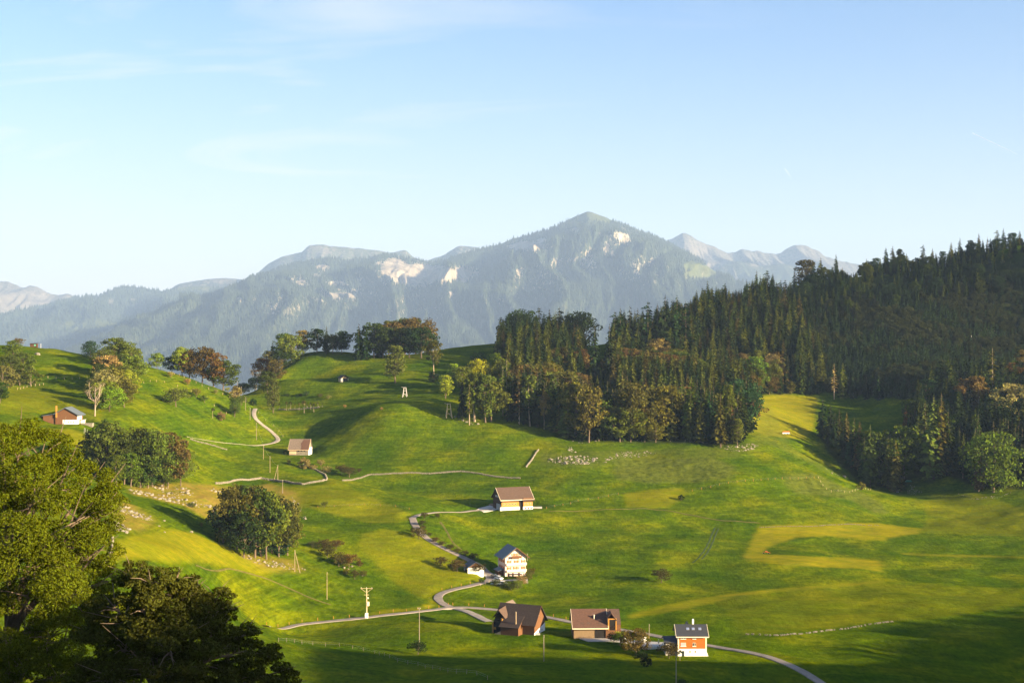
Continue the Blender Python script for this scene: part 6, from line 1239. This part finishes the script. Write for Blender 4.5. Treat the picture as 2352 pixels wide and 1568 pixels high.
rocks([pl('1040 958;1060 966;1085 976;1100 974;1070 962')], 22, .5, 1.8, 'bright boulder beside the wooden pylon', 'pale stones beside the wooden pylon', big=6)
rocks([pl('1895 1075;1930 1090;1960 1098;1945 1102;1905 1086'), pl('2095 1108;2118 1130;2100 1140;2080 1132')], 70, .4, 1.3, 'pale boulder along the lower edge of the long stand', 'stones along the lower edge of the long stand', big=8)
rocks([pl('2190 1130;2230 1142;2290 1138;2330 1128;2300 1142;2230 1148')], 40, .4, 1.1, 'pale boulder under the big round tree', 'pale stones under the big round green tree', big=4)
rocks([pl('2120 730;2200 740;2290 760;2320 800;2200 810;2130 780'), pl('2180 860;2250 880;2200 900')], 70, .5, 1.8, 'pale rock on the cleared slope of the plantation', 'pale stones on the cleared slope of the plantation', big=8)
for (u, v, s_, lb) in ((86, 815, 3.6, 'large pale rock outcrop on the far left slope'), (790, 1304, 1.3, 'white boulder under the rusty fruit tree'), (808, 1301, 1.2, 'second white boulder at the right of the rusty fruit tree'), (800, 1307, .9, 'small white boulder below the two larger ones'), (832, 1322, .7, 'lone white stone by the low olive bush'),
        (1045, 958, 2.0, 'brownish boulder right at the foot of the wooden pylon'), (1735, 903, 2.4, 'orange boulder under the row behind the mown field'), (1940, 1095, 2.2, 'blue white rock at the edge of the long stand'), (2062, 1130, 1.5, 'grey rock at the foot of the stand'), (365, 1208, .8, 'small grey rock on the shaded edge of the mown slope'), (378, 1222, .8, 'pale stone on the golden mown slope'), (345, 1186, 1.0, 'brown standing stone in the shade edge'), (377, 1196, 1.0, 'yellow standing stone at the shade edge'), (440, 1222, 1.4, 'reddish rock at the edge of the long shadow')):
    q = ray(u, v); o = stone_obj('boulder', (q.x, q.y, q.z+s_*.1), (s_*1.3, s_, s_*.75)); tag(o, lb, 'boulder')

# ------------------------------------------------------------------ fences
def fence(spec, step, label, hgt=1.1, r=.06, m_=M_weather, wire_=True, n_max=90, dmin=300):
    q = resample(line(spec, dmin), step); q[:, 2] = terr(q[:, 0], q[:, 1]); base = q[0].copy(); e_ = empty('post_fence', base); tag(e_, label, 'fence', 'wooden post fences')
    pm = MB().tube([(0, 0, -.3), (0, 0, hgt)], [r, r*.9], 6).mesh('fence_post', m_)
    for p_ in q[:n_max]:
        o = link(bpy.data.objects.new('post', pm), e_); o.location = (p_[0]-base[0], p_[1]-base[1], p_[2]-base[2]); o.rotation_euler = (rs.uniform(-.08, .08), rs.uniform(-.08, .08), 0); o.scale = (1, 1, rs.uniform(.85, 1.15))
    if wire_:
        for z in (.5, .95): MB().tube([(p_[0]-base[0], p_[1]-base[1], p_[2]-base[2]+z*hgt) for p_ in q[:n_max]], [.012]*len(q[:n_max]), 3).build('wire', M_metal, e_)
fence('612 1433;680 1427;760 1421;850 1412;930 1403;1000 1395;1030 1389', 6.0, 'short yellow roadside posts along the left road', .95, .11, M_straw, False)
fence('1040 1389;1080 1390;1140 1395;1200 1402;1260 1413;1330 1427', 6.0, 'roadside posts along the road above the dark barn', .95, .11, M_straw, False)
fence('1015 1354;1060 1345;1100 1336', 5.5, 'posts along the lane below the garage', .95, .11, M_straw, False)
fence('640 1473;700 1479;760 1483;800 1486;860 1500;900 1514;960 1528;1040 1545;1120 1560', 5.0, 'weathered fence posts crossing the shaded lower meadow', 1.2, .06, M_pole)
fence('40 895;60 890;100 884', 3.5, 'fence posts above the far left meadow', 1.2, .09)
fence('110 868;150 872;200 868', 5.0, 'fence posts crossing the shaded left hillside', 1.2, .09)
fence('370 845;420 866;470 890;520 910;560 925', 4.5, 'fence running down the crest of the steep left meadow', 1.2, .10)
fence('330 880;370 876;400 884;440 900;480 925;520 950', 8.0, 'loose posts across the steep left meadow', 1.2, .10, M_weather, False)
fence('1590 1128;1640 1118;1700 1107;1745 1104;1800 1100;1850 1099;1870 1098', 5.5, 'fence posts over the rough pasture on the right', 1.2, .10, M_straw)
fence('1255 1168;1300 1160;1330 1150;1380 1144;1420 1136', 6, 'fence posts rising right of the cow barn', 1.1, .09, M_straw)
fence('1880 1098;1890 1115;1905 1130;1950 1132;2000 1125', 5.0, 'wooden fence round the dry patch on the right spur', 1.1, .08)
fence('730 1165;780 1163;840 1160;900 1162;940 1170', 7.0, 'widely spaced posts across the yellow slope', 1.0, .08, M_straw)
fence('620 940;700 938;740 935', 3.2, 'fence posts along the wall in the shaded hollow', 1.3, .07, M_grey)
fence('650 1003;640 990;624 974;606 962;594 948', 7, 'few posts beside the farm track', 1.1, .07)
fence('1104 1345;1125 1337', 3, 'garden fence posts near the parked cars', 1.1, .06)
fence('193 995;205 1003;214 1010', 1.6, 'tall grey posts on the slope below the farmhouse', 2.8, .09, M_grey, False)

# ------------------------------------------------------------------ cars and farm gear
def car(u, v, rz, paint, label, L_=4.2):
    p = ray(u, v); e_ = empty('parked_car', (p.x, p.y, p.z+.25), R(rz)); tag(e_, label, 'car', 'cars parked by the pink house')
    MB().prism([(-L_/2, .35), (L_/2, .35), (L_/2, .75), (L_*.30, .92), (-L_*.46, .95), (-L_/2, .8)], -.85, .85).build('body', paint, e_)
    MB().prism([(-L_*.44, .93), (L_*.28, .92), (L_*.12, 1.42), (-L_*.34, 1.42)], -.74, .74).build('cabin', M_glass, e_); MB().box(-L_*.33, L_*.11, -.7, .7, 1.41, 1.47).build('roof', paint, e_)
    for x in (-L_*.32, L_*.32):
        for y in (-.86, .66): w_ = MB().tube([(x, y, .32), (x, y+.2, .32)], [.33, .33], 12).build('wheel', M_tyre, e_); MB().tube([(x, y-.01, .32), (x, y+.21, .32)], [.18, .18], 8).build('rim', M_metal, w_)
    for y in (-.6, .6): MB().box(L_/2-.02, L_/2+.02, y-.15, y+.15, .6, .72).build('headlight', M_white, e_)
car(1146, 1331, -55, M_carw, 'white van like car parked beside the pink house porch'); car(1139, 1344, -20, M_cars, 'silver blue car parked behind the garden hedge'); car(1154, 1343, -15, M_carw, 'white car parked next to the silver blue one'); car(1136, 1327, -60, M_card, 'dark blue car nose to tail with the white van like car')
def trailer(u, v, rz, label):
    p = ray(u, v); e_ = empty('farm_trailer', p, R(rz)); tag(e_, label, 'trailer')
    MB().box(-2.3, 2.3, -1.0, 1.0, .7, 1.5).build('bed', M_white, e_); MB().prism([(-2.4, 1.5), (2.4, 1.5), (2.2, 2.3), (-1.6, 2.2)], -1.05, 1.05).build('cover', M_redp, e_); MB().tube([(2.3, 0, .8), (3.4, 0, .5)], [.06, .06], 6).build('drawbar', M_metal, e_)
    for x in (-1.2, 1.2):
        for y in (-1.1, .85): MB().tube([(x, y, .4), (x, y+.25, .4)], [.42, .42], 12).build('wheel', M_tyre, e_)
trailer(1805, 998, 0, 'red and white livestock trailer alone on the shaded upper field')
p = ray(1760, 1271); e_ = empty('hay_tedder', p, R(-15)); tag(e_, 'small red orange hay machine left on the mown strip', 'machine')
MB().box(-1.4, 1.4, -.08, .08, .7, .85).tube([(0, 0, .8), (2.2, 0, .5)], [.06, .06], 6).build('frame', M_redp, e_)
for x in (-1.2, 1.2):
    rt = MB().tube([(x, 0, .7), (x, 0, .15)], [.08, .05], 6).build('rotor', M_redp, e_)
    for k in range(6): a_ = k*1.047; MB().tube([(x, 0, .4), (x+.75*math.cos(a_), .75*math.sin(a_), .25)], [.03, .02], 4).build('tine_arm', M_metal, rt)
    MB().tube([(x, -.5, .3), (x, -.35, .3)], [.3, .3], 10).build('wheel', M_tyre, e_)
MB().box(-.5, .5, -.4, .4, .85, 1.25).build('guard', M_redp, e_)
def bale(u, v, label, s=.7, m_=M_wrap, rz=20, dz=0.0):
    o = MB().tube([(-.6*s, 0, s), (-.5*s, 0, s), (.5*s, 0, s), (.6*s, 0, s)], [.86*s, s, s, .86*s], 14).build('wrapped_bale', m_); q = ray(u, v); o.location = (q.x, q.y, q.z+dz); o.rotation_euler = (0, 0, R(rz)); tag(o, label, 'bale')
bale(1479, 1475, 'round white wrapped bale between the bronze tree and the terrace', 1.0, dz=.2); bale(1432, 1470, 'white wrapped bale behind the small golden tree', .8); bale(1347, 1438, 'dark wrapped bale at the left eave of the brown roofed barn', .8, M_tyre)
small('sheet_cover', 2087, 1106, MB().prism([(-2.2, 0), (2.2, 0), (1.5, .9), (-1.2, 1.1)], -.8, .8), M_green, 'green sheeting on the bushy bank below the stand', 'sheet')
small('trough', 1234, 1167, MB().box(-2.5, 2.5, -.6, .6, 0, .9), M_grey, 'grey water trough at the right end of the cow barn', 'trough')
small('trough', 1230, 1457, MB().box(-1.6, 1.6, -.4, .4, 0, .6), M_grey, 'pale trough at the right corner of the dark barn', 'trough')
small('manure_heap', 1129, 1160, MB().tube([(0, 0, -.2), (0, 0, .5), (0, 0, 1.0)], [2.2, 1.5, .3], 9), M_soil, 'dark heap on the forecourt left of the cow barn', 'heap')
# vapour trails far behind, above the haze
M_trail = bpy.data.materials.new('vapour'); M_trail.use_nodes = True; tn = M_trail.node_tree; tp = tn.nodes['Principled BSDF']; tp.inputs['Base Color'].default_value = (.9, .9, .9, 1); tp.inputs['Roughness'].default_value = 1; tp.inputs['Alpha'].default_value = 0.45
tp.inputs['Emission Color'].default_value = (1, 1, 1, 1); tp.inputs['Emission Strength'].default_value = 0.0
def trail(u0, v0, u1, v1, r, lb, d=40000):
    a_ = Vector(((u0-CX)/F*d, d, -(v0-CY)/F*d)); b_ = Vector(((u1-CX)/F*d, d+2500, -(v1-CY)/F*(d+2500))); o = MB().tube([a_, a_.lerp(b_, .4), b_], [r*.2, r*.7, r], 8).build('vapour_trail', M_trail); tag(o, lb, 'vapour trail')
trail(2338, 355, 2300, 306, 11, 'short bright vapour trail high at the right edge of the sky'); trail(1818, 408, 1842, 388, 7, 'faint small vapour trail above the right peaks')

# ------------------------------------------------------------------ every label points at one thing: order look-alikes from the left
ordn = ['first', 'second', 'third', 'fourth', 'fifth', 'sixth', 'seventh', 'eighth', 'ninth', 'tenth', 'eleventh', 'twelfth', 'thirteenth', 'fourteenth', 'fifteenth', 'sixteenth', 'seventeenth', 'eighteenth', 'nineteenth', 'twentieth']
by = {}
bpy.context.view_layer.update()
for o in sc.objects:
    if o.parent is None and 'label' in o and o.get('kind') is None: by.setdefault(o['label'], []).append(o)
for lb, os_ in by.items():
    if len(os_) < 2: continue
    def ctr(o):
        p_ = o.location
        return CX+F*p_.x/max(p_.y, 1)
    os_.sort(key=ctr)
    for k, o in enumerate(os_):
        if lb.startswith('tree of the unseen'): continue
        n_ = ordn[k] if k < len(ordn) else f'{k+1}th'
        w_ = lb.split(); o['label'] = f'{n_} from the left: '+' '.join(w_[:12]) if len(w_) > 12 else f'{n_} from the left: {lb}'
print('script', round(time.time()-T0, 1), 'objects', len(sc.objects))

for o in sc.objects:
    if 'label' in o and not 4 <= len(o['label'].split()) <= 16: print('LABEL', len(o['label'].split()), o.name, o['label'])
